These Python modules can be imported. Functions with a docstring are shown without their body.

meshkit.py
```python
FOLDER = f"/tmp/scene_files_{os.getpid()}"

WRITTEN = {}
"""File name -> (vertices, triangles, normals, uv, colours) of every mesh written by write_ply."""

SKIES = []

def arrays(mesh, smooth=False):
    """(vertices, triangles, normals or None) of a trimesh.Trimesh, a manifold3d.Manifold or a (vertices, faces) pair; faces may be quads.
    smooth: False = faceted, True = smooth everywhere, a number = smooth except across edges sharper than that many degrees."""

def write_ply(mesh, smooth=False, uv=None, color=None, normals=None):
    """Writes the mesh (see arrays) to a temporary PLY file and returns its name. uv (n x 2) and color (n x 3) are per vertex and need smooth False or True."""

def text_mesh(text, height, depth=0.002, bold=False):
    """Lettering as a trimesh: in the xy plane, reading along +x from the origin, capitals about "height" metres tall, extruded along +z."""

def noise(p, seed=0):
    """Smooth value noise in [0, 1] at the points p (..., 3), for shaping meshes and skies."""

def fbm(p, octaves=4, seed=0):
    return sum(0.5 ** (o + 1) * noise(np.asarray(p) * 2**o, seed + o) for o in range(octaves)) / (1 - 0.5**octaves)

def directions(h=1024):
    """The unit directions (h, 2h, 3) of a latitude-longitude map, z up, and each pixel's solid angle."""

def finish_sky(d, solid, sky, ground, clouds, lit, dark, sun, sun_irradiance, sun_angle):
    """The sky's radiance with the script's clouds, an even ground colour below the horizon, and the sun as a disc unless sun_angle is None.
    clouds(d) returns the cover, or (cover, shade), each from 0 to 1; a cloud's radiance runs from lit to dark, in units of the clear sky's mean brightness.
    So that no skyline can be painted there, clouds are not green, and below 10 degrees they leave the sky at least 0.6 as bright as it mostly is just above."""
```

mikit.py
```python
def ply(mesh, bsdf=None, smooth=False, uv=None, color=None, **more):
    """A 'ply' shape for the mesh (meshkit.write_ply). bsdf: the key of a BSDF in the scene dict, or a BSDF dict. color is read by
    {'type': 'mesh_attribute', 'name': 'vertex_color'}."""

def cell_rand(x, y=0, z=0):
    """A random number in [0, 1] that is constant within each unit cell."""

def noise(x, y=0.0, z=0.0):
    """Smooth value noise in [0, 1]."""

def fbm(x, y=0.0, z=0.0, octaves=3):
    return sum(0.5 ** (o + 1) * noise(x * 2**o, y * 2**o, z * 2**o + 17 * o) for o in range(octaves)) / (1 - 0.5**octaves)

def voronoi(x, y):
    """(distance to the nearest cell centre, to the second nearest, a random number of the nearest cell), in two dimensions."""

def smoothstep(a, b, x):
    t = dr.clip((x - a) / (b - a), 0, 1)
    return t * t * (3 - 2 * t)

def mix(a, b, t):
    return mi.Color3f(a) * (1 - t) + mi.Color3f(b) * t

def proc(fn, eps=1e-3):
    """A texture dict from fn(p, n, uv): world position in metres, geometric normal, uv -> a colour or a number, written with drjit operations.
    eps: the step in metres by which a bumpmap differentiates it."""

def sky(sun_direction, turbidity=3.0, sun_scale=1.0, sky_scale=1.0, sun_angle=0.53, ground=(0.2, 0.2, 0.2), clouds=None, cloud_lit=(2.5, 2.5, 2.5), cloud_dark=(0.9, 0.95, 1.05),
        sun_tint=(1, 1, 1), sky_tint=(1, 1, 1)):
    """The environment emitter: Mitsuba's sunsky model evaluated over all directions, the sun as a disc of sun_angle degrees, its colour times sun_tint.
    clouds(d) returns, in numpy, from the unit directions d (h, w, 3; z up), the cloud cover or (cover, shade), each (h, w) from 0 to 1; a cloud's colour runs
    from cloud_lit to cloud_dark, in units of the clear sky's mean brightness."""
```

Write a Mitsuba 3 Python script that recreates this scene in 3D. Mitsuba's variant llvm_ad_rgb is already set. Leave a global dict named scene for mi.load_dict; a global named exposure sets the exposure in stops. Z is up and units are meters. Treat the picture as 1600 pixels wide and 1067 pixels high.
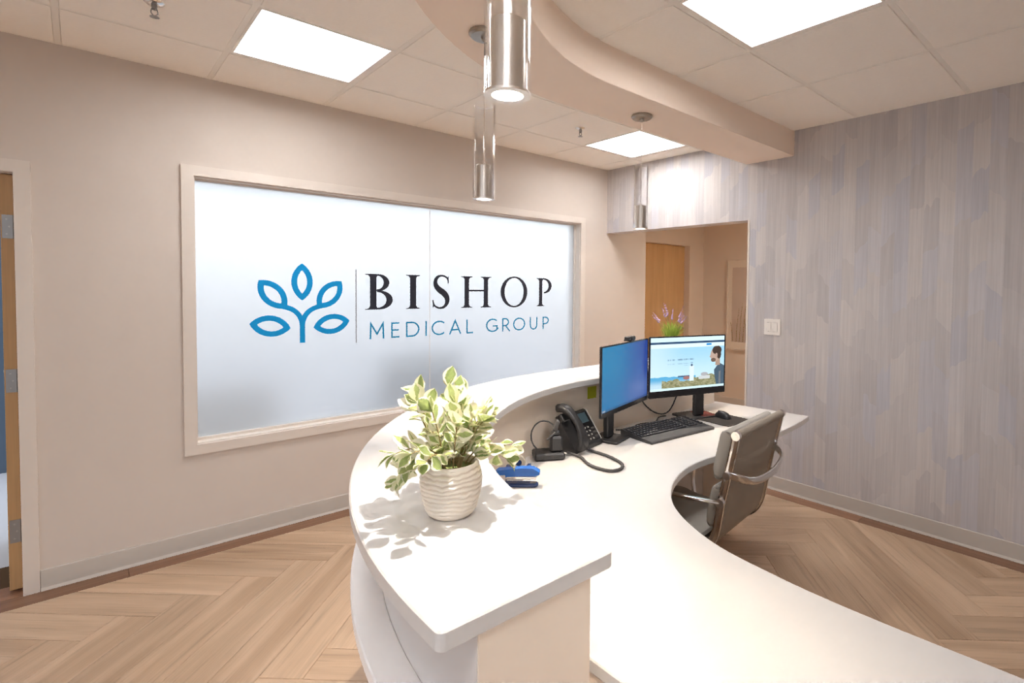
import math, random
import numpy as np, trimesh, shapely, mapbox_earcut
import shapely.geometry as sg
import shapely.affinity as sa
from shapely.ops import unary_union
import drjit as dr
import mitsuba as mi
import mikit, meshkit

T = mi.ScalarTransform4f
PI = math.pi
scene, labels = {'type': 'scene'}, {}

# ------------------------------------------------------------------ camera, sky, lights, exposure
YAW, PITCH, ROLL = 0.75688315, -0.03316953, 0.01016172
CAM = np.array([-3.80739, -3.67187, 1.50991])
FOCAL, CX, CY = 830.7188, 908.3032, 477.5096
_f = np.array([math.sin(YAW) * math.cos(PITCH), math.cos(YAW) * math.cos(PITCH), math.sin(PITCH)])
_r = np.array([math.cos(YAW), -math.sin(YAW), 0.0])
_u = np.cross(_r, _f)
_u2 = -_r * math.sin(ROLL) + _u * math.cos(ROLL)
scene['camera'] = {
    'type': 'perspective', 'fov_axis': 'x', 'fov': math.degrees(2 * math.atan(800 / FOCAL)),
    'principal_point_offset_x': -(CX - 800) / 1600, 'principal_point_offset_y': -(CY - 533.5) / 1067,
    'near_clip': 0.02, 'far_clip': 500.0,
    'to_world': T().look_at(origin=CAM.tolist(), target=(CAM + _f).tolist(), up=_u2.tolist())}
exposure = 0.26
TROFFER = [17.0, 16.9, 17.0]       # radiance of the ceiling panels
SPOT = [5.6, 4.9, 4.0]            # intensity of each pendant's spot lamp
HALL = [30.0, 27.5, 24.5]
BULB = [16.0, 14.0, 11.0]          # radiance of each pendant's lens
scene['sky'] = mikit.sky([0.2, 0.6, 0.75], turbidity=4.0, sun_scale=0.0, sky_scale=1.0,
                         ground=(0.3, 0.3, 0.3), clouds=lambda d: (np.full(d.shape[:2], 0.75), np.full(d.shape[:2], 0.1)),
                         sky_tint=(1.0, 0.97, 0.92), cloud_lit=(1.36, 1.35, 1.36), cloud_dark=(0.9, 0.95, 1.05))
scene['sky']['scale'] = 11.5

H = 2.667                          # ceiling height
XMIN, YMIN = -6.2, -6.0            # the room runs from there to the corner at x = 0, y = 0
WT = 0.15

# ------------------------------------------------------------------ names
def numbered(name, parent=None):
    key = f'{parent}__{name}' if parent else name
    used = numbered.used
    n = used.get(key, 0); used[key] = n + 1
    return key if n == 0 else f'{key}_{n:03d}'
numbered.used = {}

def thing(name, label=None, cat=None, group=None, kind=None):
    key = numbered(name)
    labels[key] = {k: v for k, v in (('label', label), ('category', cat), ('group', group), ('kind', kind)) if v}
    return key

def obj(name, mesh, mat, parent=None, smooth=35, uv=None, color=None, label=None, kind=None, **more):
    key = numbered(name, parent)
    if uv is not None or color is not None:
        smooth = smooth if smooth in (True, False) else False
    scene[key] = mikit.ply(mesh, mat, smooth=smooth, uv=uv, color=color, **more)
    if label or kind:
        labels[key] = {k: v for k, v in (('label', label), ('kind', kind)) if v}
    return key

def one(name, mesh, mat, label, cat, group=None, kind=None, **k):
    key = obj(name, mesh, mat, **k)
    labels[key] = {a: v for a, v in (('label', label), ('category', cat), ('group', group), ('kind', kind)) if v}
    return key

# ------------------------------------------------------------------ mesh helpers
def cat(*ms):
    ms = [m for m in ms if m is not None]
    return trimesh.util.concatenate(ms) if len(ms) > 1 else ms[0]

def box(x0, x1, y0, y1, z0, z1, bevel=0.0):
    if bevel <= 0:
        m = trimesh.creation.box((abs(x1 - x0), abs(y1 - y0), abs(z1 - z0)))
    else:
        b = min(bevel, 0.49 * min(abs(x1 - x0), abs(y1 - y0), abs(z1 - z0)))
        e = np.array([abs(x1 - x0), abs(y1 - y0), abs(z1 - z0)]) / 2
        pts = []
        for s in np.array(np.meshgrid([-1, 1], [-1, 1], [-1, 1])).T.reshape(-1, 3):
            for k in range(3):
                q = e - b; q[k] = e[k]
                pts.append(s * q)
        m = trimesh.convex.convex_hull(np.array(pts))
    m.apply_translation([(x0 + x1) / 2, (y0 + y1) / 2, (z0 + z1) / 2])
    return m

def rbox(size, r, n=3, sections=None):
    """rounded box about the origin: hull of eight small spheres"""
    e = np.array(size) / 2 - r
    s = trimesh.creation.icosphere(subdivisions=n - 1, radius=r).vertices
    pts = np.vstack([s + e * c for c in np.array(np.meshgrid([-1, 1], [-1, 1], [-1, 1])).T.reshape(-1, 3)])
    return trimesh.convex.convex_hull(pts)

def move(m, M):
    m = m.copy(); m.apply_transform(M); return m

def mat4(loc=(0, 0, 0), rz=0.0, rx=0.0, ry=0.0):
    R = trimesh.transformations.euler_matrix(rx, ry, rz, 'sxyz')
    R[:3, 3] = loc
    return R

def earcut(ring):
    ring = np.asarray(ring, float)
    return mapbox_earcut.triangulate_float64(ring, np.array([len(ring)], np.uint32)).reshape(-1, 3).astype(int)

def slab(ring, z0, z1, ch=0.004):
    """upright solid over a closed counter-clockwise outline, with chamfered top and bottom edges"""
    p = np.asarray(ring, float)
    if sg.Polygon(p).exterior.is_ccw is False:
        p = p[::-1]
    d0 = p - np.roll(p, 1, 0); d1 = np.roll(p, -1, 0) - p
    n0 = np.stack([d0[:, 1], -d0[:, 0]], 1) / (np.linalg.norm(d0, axis=1)[:, None] + 1e-12)
    n1 = np.stack([d1[:, 1], -d1[:, 0]], 1) / (np.linalg.norm(d1, axis=1)[:, None] + 1e-12)
    m = n0 + n1
    m = m / np.maximum((m * n0).sum(1), 0.3)[:, None]
    q = p - m * ch
    rings = [(q, z0), (p, z0 + ch), (p, z1 - ch), (q, z1)] if ch > 0 else [(p, z0), (p, z1)]
    n = len(p)
    v = np.vstack([np.c_[r, np.full(n, z)] for r, z in rings])
    i = np.arange(n); j = (i + 1) % n
    f = []
    for k in range(len(rings) - 1):
        a, b = k * n, (k + 1) * n
        f += [np.c_[a + i, a + j, b + j], np.c_[a + i, b + j, b + i]]
    t = earcut(rings[-1][0])
    c = rings[-1][0][t]
    area = np.cross(c[:, 1] - c[:, 0], c[:, 2] - c[:, 0])
    t = np.where(area[:, None] < 0, t[:, ::-1], t)
    f += [t + (len(rings) - 1) * n, t[:, ::-1]]
    return trimesh.Trimesh(v, np.vstack(f), process=False)

def extrude(poly, h):
    geoms = getattr(poly, 'geoms', [poly])
    return cat(*[trimesh.creation.extrude_polygon(g, h, engine='earcut') for g in geoms if g.area > 1e-9])

def upright(poly, y0, y1):
    """polygon in (x, z) as a plate between y0 and y1 (y0 < y1)"""
    m = extrude(poly, y1 - y0)
    m.apply_transform(np.array([[1, 0, 0, 0], [0, 0, -1, y1], [0, 1, 0, 0], [0, 0, 0, 1.0]]))
    return m

def sideways(poly, x0, x1):
    """polygon in (y, z) as a plate between x0 and x1"""
    m = extrude(poly, x1 - x0)
    m.apply_transform(np.array([[0, 0, 1, x0], [1, 0, 0, 0], [0, 1, 0, 0], [0, 0, 0, 1.0]]))
    return m

def lathe(profile, n=48, loc=(0, 0, 0)):
    p = np.asarray(profile, float)
    a = np.arange(n) * 2 * PI / n
    v = np.stack([p[:, 0, None] * np.cos(a), p[:, 0, None] * np.sin(a), np.repeat(p[:, 1, None], n, 1)], -1).reshape(-1, 3)
    f = []
    for k in range(len(p) - 1):
        i = k * n + np.arange(n); j = k * n + (np.arange(n) + 1) % n
        f += [np.c_[i, j, j + n], np.c_[i, j + n, i + n]]
    m = trimesh.Trimesh(v, np.vstack(f), process=False)
    m.merge_vertices()
    m.update_faces(m.nondegenerate_faces())
    m.apply_translation(loc)
    return m

def tube(pts, r, n=10, closed=False):
    p = np.asarray(pts, float); N = len(p)
    r = np.broadcast_to(np.asarray(r, float), (N,))
    t = np.gradient(p, axis=0) if not closed else np.roll(p, -1, 0) - np.roll(p, 1, 0)
    t /= np.linalg.norm(t, axis=1)[:, None] + 1e-12
    u = np.cross(t[0], [0, 0, 1] if abs(t[0][2]) < 0.9 else [1, 0, 0]); u /= np.linalg.norm(u)
    a = np.arange(n) * 2 * PI / n
    V = []
    for k in range(N):
        u = u - t[k] * (u @ t[k]); u /= np.linalg.norm(u)
        w = np.cross(t[k], u)
        V.append(p[k] + r[k] * (np.cos(a)[:, None] * u + np.sin(a)[:, None] * w))
    v = np.vstack(V); f = []
    for k in range(N - 1 + closed):
        i = k * n + np.arange(n); j = k * n + (np.arange(n) + 1) % n
        q = ((k + 1) % N) * n - k * n
        f += [np.c_[i, j, j + q], np.c_[i, j + q, i + q]]
    if not closed:
        v = np.vstack([v, p[0], p[-1]])
        i = np.arange(n); j = (i + 1) % n
        f += [np.c_[j, i, np.full(n, N * n)], np.c_[i + (N - 1) * n, j + (N - 1) * n, np.full(n, N * n + 1)]]
    return trimesh.Trimesh(v, np.vstack(f), process=False)

def ribbon(profile, normals, widths, w_axis, th):
    """sheet swept along a profile (N,3): width +-w along w_axis, thickness th along normals"""
    p = np.asarray(profile, float); n = np.asarray(normals, float); w = np.asarray(w_axis, float)
    N = len(p); hw = np.broadcast_to(np.asarray(widths, float) / 2, (N,)); hh = np.broadcast_to(np.asarray(th, float) / 2, (N,))
    c = []
    for k in range(9):                                   # rounded cross-section
        pass
    sec = []
    for a in np.linspace(-PI / 2, PI / 2, 5): sec.append((1, math.cos(a), math.sin(a)))
    for a in np.linspace(PI / 2, 3 * PI / 2, 5): sec.append((-1, math.cos(a), math.sin(a)))
    M = len(sec); V = []
    for k in range(N):
        for s, ca, sa_ in sec:
            V.append(p[k] + w * (s * (hw[k] - hh[k]) + ca * hh[k]) + n[k] * sa_ * hh[k])
    v = np.array(V); f = []
    for k in range(N - 1):
        i = k * M + np.arange(M); j = k * M + (np.arange(M) + 1) % M
        f += [np.c_[i, j, j + M], np.c_[i, j + M, i + M]]
    i = np.arange(1, M - 1)
    f += [np.c_[np.zeros(M - 2, int), i + 1, i], np.c_[np.full(M - 2, (N - 1) * M), (N - 1) * M + i, (N - 1) * M + i + 1]]
    m = trimesh.Trimesh(v, np.vstack(f), process=False)
    if m.volume < 0: m.invert()
    return m

def spline(pts, n=40):
    from scipy.interpolate import CubicSpline
    p = np.asarray(pts, float)
    s = np.r_[0, np.cumsum(np.linalg.norm(np.diff(p, axis=0), axis=1))]
    return CubicSpline(s, p)(np.linspace(0, s[-1], n))

def rect(x0, x1, y0, y1): return sg.box(x0, y0, x1, y1)

def rrect(x0, x1, y0, y1, r): return sg.box(x0 + r, y0 + r, x1 - r, y1 - r).buffer(r, quad_segs=5)

# ------------------------------------------------------------------ materials
def rgb(c): return {'type': 'rgb', 'value': [float(x) for x in c]}

def pr(name, c, rough=0.5, metal=0.0, spec=0.5, **k):
    base = c if isinstance(c, dict) else rgb(c)
    scene['mat_' + name] = {'type': 'twosided', 'bsdf': {'type': 'principled', 'base_color': base, 'roughness': rough, 'metallic': metal, 'specular': spec, **k}}
    return 'mat_' + name

def diffuse(name, c):
    scene['mat_' + name] = {'type': 'twosided', 'bsdf': {'type': 'diffuse', 'reflectance': c if isinstance(c, dict) else rgb(c)}}
    return 'mat_' + name

def srgb(r, g, b):
    return [((x / 255 + 0.055) / 1.055) ** 2.4 if x > 10 else x / 255 / 12.92 for x in (r, g, b)]

n_, fbm, cr, mix, sstep = mikit.noise, mikit.fbm, mikit.cell_rand, mikit.mix, mikit.smoothstep

M_WALL = pr('wall_paint', (0.62, 0.555, 0.50), 0.75, spec=0.2)
M_HALL = pr('hall_paint', (0.62, 0.53, 0.445), 0.75, spec=0.2)
M_TRIM = pr('trim_paint', (0.68, 0.62, 0.56), 0.45, spec=0.4)
M_TILE = pr('ceiling_tile', mikit.proc(lambda p, n, uv: mix((0.93, 0.885, 0.81), (0.90, 0.85, 0.775), fbm(p.x * 150, p.y * 150, 0))), 0.9, spec=0.1)
M_GRID = pr('ceiling_grid', (0.88, 0.84, 0.77), 0.5, spec=0.3)
M_SOFFIT = pr('soffit_paint', (0.86, 0.725, 0.615), 0.7, spec=0.2)
M_BASE = pr('baseboard_vinyl', (0.53, 0.49, 0.44), 0.4, spec=0.4)

def wallpaper(p, n, uv):
    W, LEN = 0.080, 0.28
    y = p.y + p.x * 0.31 + 50.0
    c = dr.floor(y / W); fy = y / W - c
    sl = dr.select(cr(c, 7) > 0.22, 1.0, -1.0)
    zz = p.z + 0.05 * (n_(y * 45, p.z * 5.0) - 0.5) + sl * fy * 0.062 + 0.062 * c + 0.13 * cr(c, 3) + 10
    k = dr.floor(zz / LEN)
    tone, hue = cr(c, k, 5), cr(c, k, 9)
    streak = 0.6 * fbm(y * 120, p.z * 4.0, 3.0) + 0.4 * fbm(y * 40, p.z * 1.5, 11.0)
    base = mix((0.475, 0.45, 0.452), (0.57, 0.535, 0.522), tone)
    base = mix(base, (0.47, 0.475, 0.535), 0.5 * sstep(0.6, 0.9, hue))
    return base * (0.86 + 0.28 * streak)
M_PAPER = pr('wallpaper', mikit.proc(wallpaper), 0.7, spec=0.15)

def oak(p, n, uv):
    k = dr.floor(uv.y / 5.0); v = uv.y - 5.0 * k; u = uv.x
    tone = cr(k, 3)
    warp = fbm(u * 1.4, v * 6, k * 3.1) * 0.14
    g = fbm(u * 1.2, (v + warp) * 16, k * 7.3, octaves=4)
    fine = fbm(u * 6, v * 260, k * 1.7)
    ray = sstep(0.62, 0.80, fbm(u * 2.5, v * 70, k * 5.0))
    c = mix((0.505, 0.358, 0.245), (0.362, 0.238, 0.148), sstep(0.2, 0.8, g))
    c = mix(c, (0.58, 0.42, 0.29), 0.5 * tone)
    c = c * (0.88 + 0.20 * fine)
    return c * (1 - 0.16 * ray) * (0.93 + 0.14 * cr(k, 8))
M_OAK = pr('oak_floor', mikit.proc(oak), 0.42, spec=0.4)

def brown_oak(p, n, uv):
    k = dr.floor(uv.y / 5.0); v = uv.y - 5.0 * k; u = uv.x
    g = fbm(u * 1.5, v * 60, k * 7.3, octaves=4)
    return mix((0.27, 0.145, 0.085), (0.16, 0.08, 0.046), g) * (0.85 + 0.4 * cr(k, 3))
M_BROWN = pr('brown_border', mikit.proc(brown_oak), 0.42, spec=0.4)
M_SUBFLOOR = diffuse('subfloor', (0.10, 0.065, 0.04))
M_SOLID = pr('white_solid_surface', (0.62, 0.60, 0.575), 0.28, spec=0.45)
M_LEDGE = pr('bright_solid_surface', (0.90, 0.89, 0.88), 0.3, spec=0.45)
M_LAMI = pr('warm_laminate', (0.83, 0.705, 0.575), 0.45, spec=0.4)
M_GREYL = pr('grey_laminate', (0.63, 0.60, 0.575), 0.45, spec=0.4)
M_NICKEL = pr('brushed_nickel', (0.90, 0.84, 0.77), 0.33, metal=1.0)
M_CANOPY = pr('canopy_nickel', (0.40, 0.37, 0.33), 0.38, metal=1.0)
M_CHROME = pr('chrome', (0.78, 0.75, 0.72), 0.10, metal=1.0)
M_STEEL = pr('dull_steel', (0.30, 0.30, 0.30), 0.4, metal=1.0)
M_BLACK = pr('black_plastic', (0.018, 0.018, 0.020), 0.38, spec=0.5)
M_BLACKG = pr('black_gloss', (0.012, 0.012, 0.014), 0.16, spec=0.5)
M_DARKG = pr('dark_grey_plastic', (0.055, 0.054, 0.056), 0.5, spec=0.4)
M_KEY = pr('key_plastic', (0.032, 0.032, 0.036), 0.55, spec=0.4)
M_PALE = pr('pale_print', (0.55, 0.55, 0.55), 0.6)
M_SILVER = pr('silver_plastic', (0.42, 0.41, 0.40), 0.35, metal=0.4)
M_LEATH = pr('grey_leather', (0.34, 0.32, 0.285), 0.5, spec=0.4)
M_SLING = pr('brown_grey_sling', (0.25, 0.215, 0.175), 0.55, spec=0.35)
M_BLUE = pr('blue_plastic', (0.012, 0.11, 0.42), 0.3, spec=0.5)
M_NAVY = pr('dark_blue_plastic', (0.01, 0.035, 0.13), 0.35, spec=0.5)
M_WHITEP = pr('white_plastic', (0.80, 0.76, 0.71), 0.35, spec=0.5)
M_CREAM = pr('cream_tape', (0.72, 0.66, 0.52), 0.5)
M_MAROON = pr('dark_red_leatherette', (0.13, 0.025, 0.02), 0.5)
M_PAD = pr('mouse_pad_cloth', (0.075, 0.066, 0.058), 0.9, spec=0.1)
M_NOTE = pr('yellow_note', (0.42, 0.42, 0.03), 0.8, spec=0.1)
M_MATB = pr('mat_board', (0.66, 0.58, 0.49), 0.8, spec=0.1)
M_FRAME = pr('picture_frame_pale', (0.60, 0.52, 0.44), 0.35, spec=0.5)
M_LOGO_B = pr('blue_vinyl', (0.003, 0.285, 0.65), 0.5, spec=0.3)
M_LOGO_T = pr('teal_vinyl', (0.012, 0.24, 0.47), 0.5, spec=0.3)
M_LOGO_K = pr('charcoal_vinyl', srgb(38, 42, 54), 0.5, spec=0.3)
M_LOGO_G = pr('grey_vinyl', (0.30, 0.31, 0.33), 0.5, spec=0.3)
M_GROUND = diffuse('vestibule_floor', (0.50, 0.52, 0.55))
M_STUCCO = diffuse('outside_wall', (0.65, 0.66, 0.68))

def maple(p, n, uv):
    g = fbm(p.x * 14 + p.y * 14, p.z * 0.9, 4.0, octaves=4)
    return mix((0.56, 0.355, 0.175), (0.48, 0.29, 0.13), g) * (0.92 + 0.16 * fbm(p.x * 120 + p.y * 120, p.z * 4, 1.0))
M_MAPLE = pr('maple_veneer', mikit.proc(maple), 0.4, spec=0.4)

scene['mat_clear_glass'] = {'type': 'dielectric', 'int_ior': 1.5, 'ext_ior': 1.0}
M_GLASS = 'mat_clear_glass'
scene['mat_frosted_glass'] = {'type': 'principledthin', 'base_color': rgb((0.74, 0.76, 0.77)), 'roughness': 0.55, 'spec_trans': 0.5, 'diff_trans': 1.25, 'eta': 1.3}
M_FROST = 'mat_frosted_glass'
scene['mat_window_pane'] = {'type': 'thindielectric', 'int_ior': 1.5}
M_CLEARPANE = 'mat_window_pane'

def leaf_col(p, n, uv):
    v = dr.abs(uv.y * 2 - 1); k = dr.floor(uv.x / 4.0); u = uv.x - 4.0 * k
    edge = v + 0.6 * (fbm(u * 4 + k * 3.7, uv.y * 3, k) - 0.5) + 0.75 * (cr(k, 2) - 0.36) + 0.2 * sstep(0.75, 1.0, u)
    cream = sstep(0.42, 0.62, edge)
    green = mix((0.20, 0.27, 0.10), (0.38, 0.44, 0.18), cr(k, 5))
    green = green * (0.8 + 0.4 * fbm(u * 9, uv.y * 9, k))
    return mix(green, mix((0.80, 0.77, 0.50), (0.86, 0.83, 0.68), cr(k, 6)), cream)
scene['mat_variegated_leaf'] = {'type': 'principledthin', 'base_color': mikit.proc(leaf_col), 'roughness': 0.45, 'diff_trans': 0.7, 'spec_trans': 0.0}
M_LEAF = 'mat_variegated_leaf'
scene['mat_grass_leaf'] = {'type': 'principledthin', 'base_color': rgb((0.30, 0.40, 0.08)), 'roughness': 0.5, 'diff_trans': 0.6, 'spec_trans': 0.0}
M_STEM = pr('stem', (0.24, 0.17, 0.07), 0.7)
M_LAV = pr('lavender_flower', (0.42, 0.31, 0.52), 0.8)
M_MOSS = pr('moss', (0.10, 0.13, 0.04), 0.9)
scene['mat_pot_glaze'] = {'type': 'twosided', 'bsdf': {'type': 'principled', 'base_color': {'type': 'mesh_attribute', 'name': 'vertex_color'}, 'roughness': 0.25, 'specular': 0.5}}
M_POT = 'mat_pot_glaze'

# ------------------------------------------------------------------ the room shell
def struct(name, mesh, m, label, category, **k):
    return one(name, mesh, m, label, category, kind='structure', **k)

WIN = (-3.335, -0.365, 0.600, 2.115)       # x0, x1, z0, z1 of the window opening
DOOR = (-4.93, -4.018, 2.035)
wl = rect(XMIN - WT, 0.60, -0.02, H + 0.1).difference(rect(WIN[0], WIN[1], WIN[2], WIN[3])).difference(rect(DOOR[0], DOOR[1], -0.1, DOOR[2]))
struct('wall_left', upright(wl, 0.0, WT), M_WALL, 'long beige painted wall that holds the frosted sign window', 'wall')
OPEN_Y, OPEN_Z = -1.532, 2.053
wr = rect(YMIN - WT, 0.0, -0.02, H + 0.1).difference(rect(OPEN_Y, 0.1, -0.1, OPEN_Z))
struct('wall_right', sideways(wr, 0.0, WT), M_PAPER, 'wall papered in grey and lavender vertical wood strips behind the desk', 'wall')
BACKWIN = [(-5.7, -3.5, 0.25, 2.4)]
wbk = rect(XMIN - WT, WT, -0.02, H + 0.1).difference(rect(*BACKWIN[0]))
struct('wall_back', upright(wbk, YMIN - WT, YMIN), M_WALL, 'beige painted wall behind the camera', 'wall')
NEARWIN = (-5.9, -2.3, 0.15, 2.5)
struct('wall_near', sideways(rect(YMIN, 0.0, -0.02, H + 0.1).difference(rect(*NEARWIN)), XMIN - WT, XMIN), M_WALL, 'beige painted wall on the near left side', 'wall')

# the hallway beyond the opening
HX, HY, DY = 2.36, -2.4, 0.45
struct('wall_hall_return', box(0.50, 0.60, WT, DY, -0.02, H + 0.1), M_HALL, 'short beige return of the hallway wall beside the wooden door', 'wall')
D2 = (1.06, 2.03, 2.085)
wh = rect(0.50, HX + 0.1, -0.02, H + 0.1).difference(rect(D2[0], D2[1], -0.1, D2[2]))
struct('wall_hall_side', upright(wh, DY, DY + 0.12), M_HALL, 'beige hallway wall around the wooden door', 'wall')
struct('wall_hall_end', box(HX, HX + 0.1, HY - 0.1, DY, -0.02, H + 0.1), M_HALL, 'beige hallway wall on which the framed picture hangs', 'wall')
struct('wall_hall_far', box(WT, HX + 0.1, HY - 0.1, HY, -0.02, H + 0.1), M_HALL, 'beige hallway wall hidden behind the wallpapered wall', 'wall')
struct('ceiling_hall', box(WT, HX + 0.1, HY - 0.1, DY + 0.1, H - 0.2, H - 0.1), M_TILE, 'pale ceiling of the hallway', 'ceiling')
struct('trim_1', cat(box(-0.003, 0.003, OPEN_Y - 0.012, OPEN_Y, 0.0, OPEN_Z), box(-0.003, WT, OPEN_Y, OPEN_Y + 0.003, 0.0, OPEN_Z)), M_TRIM, 'pale corner bead along the right edge of the hallway opening', 'trim')

# floor: herringbone planks inside a brown border, each plank its own piece
FX0, FX1 = XMIN, HX
struct('floor', box(XMIN, HX + 0.1, YMIN, 0.46, -0.06, -0.011), M_SUBFLOOR, 'light oak herringbone plank floor with a dark brown border', 'floor')
BW = 0.13

def plank_mesh(poly, axis, seed, k):
    poly = poly.simplify(1e-4)
    if poly.is_empty or poly.area < 2e-4: return None
    out = []
    for g in getattr(poly, 'geoms', [poly]):
        g = sg.polygon.orient(g)
        if g.area < 2e-4: continue
        out.append(slab(np.array(g.exterior.coords)[:-1], -0.011, 0.0, 0.0012))
    if not out: return None
    m = cat(*out)
    a = np.array(axis); b = np.array([-a[1], a[0]])
    c = np.array(poly.centroid.coords[0])
    rng = np.random.default_rng(seed)
    uv = np.c_[(m.vertices[:, :2] - c) @ a + rng.uniform(0, 40), (m.vertices[:, :2] - c) @ b + 2.5 + 5 * k]
    return m, uv

field = unary_union([rect(XMIN + BW, -BW, YMIN + BW, -BW)])
hall_field = rect(0.0, HX, HY, 0.0).union(rect(0.6, HX, 0.0, DY)).union(rect(0.0, 0.2, OPEN_Y, 0.0))
W, NL, GAP = 1.22 / 7, 7, 0.0006
ea, eb = np.array([1, 1]) / math.sqrt(2), np.array([1, -1]) / math.sqrt(2)
O0 = np.array([-0.62, -2.24 + 1.22 / math.sqrt(2)])
cells = {}
R_ = 46
seen = set()
planks = []
for i in range(-R_, R_):
    for j in range(-R_, R_):
        t = (i - j) % (2 * NL)
        if t == 0:      # start of a plank lying along ea
            quad = [(i, j), (i + NL, j), (i + NL, j + 1), (i, j + 1)]; ax = ea
        elif t == 2 * NL - 1:   # start of a plank lying along eb
            quad = [(i, j), (i + 1, j), (i + 1, j + NL), (i, j + NL)]; ax = eb
        else:
            continue
        q = np.array([O0 + W * (a * ea + b * eb) for a, b in quad])
        planks.append((q, ax))
vis = []
for q, ax in planks:
    poly = sg.Polygon(q).buffer(-GAP, join_style=2).intersection(field)
    if poly.area > 2e-4:
        c = poly.centroid
        vis.append((math.hypot(c.x - CAM[0], c.y - CAM[1]), poly, ax))
vis.sort(key=lambda x: x[0])
for k, (d, poly, ax) in enumerate(vis[:285]):
    r = plank_mesh(poly, ax, 100 + k, k)
    if r: obj('plank', r[0], M_OAK, 'floor', smooth=False, uv=r[1])
rest = [plank_mesh(poly, ax, 100 + k, k) for k, (d, poly, ax) in enumerate(vis) if k >= 285]
rest = [r for r in rest if r]
if rest:
    obj('far_planks', cat(*[r[0] for r in rest]), M_OAK, 'floor', smooth=False, uv=np.vstack([r[1] for r in rest]), kind='stuff')
hp = [plank_mesh(sg.Polygon(q).buffer(-GAP, join_style=2).intersection(hall_field), ax, 900 + k, k) for k, (q, ax) in enumerate(planks) if sg.Polygon(q).intersects(hall_field)]
hp = [r for r in hp if r]
obj('hall_planks', cat(*[r[0] for r in hp]), M_OAK, 'floor', smooth=False, uv=np.vstack([r[1] for r in hp]), kind='stuff')
k = 500
def border(x0, x1, y0, y1):
    global k
    along_x = (x1 - x0) > (y1 - y0)
    L = (x1 - x0) if along_x else (y1 - y0)
    n = max(1, round(L / 1.22))
    for s in range(n):
        a, b = s * L / n, (s + 1) * L / n
        poly = rect(x0 + a, x0 + b, y0, y1) if along_x else rect(x0, x1, y0 + a, y0 + b)
        r = plank_mesh(poly.buffer(-GAP, join_style=2), (1, 0) if along_x else (0, 1), k, k)
        obj('border_plank', r[0], M_BROWN, 'floor', smooth=False, uv=r[1]); k += 1
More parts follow.
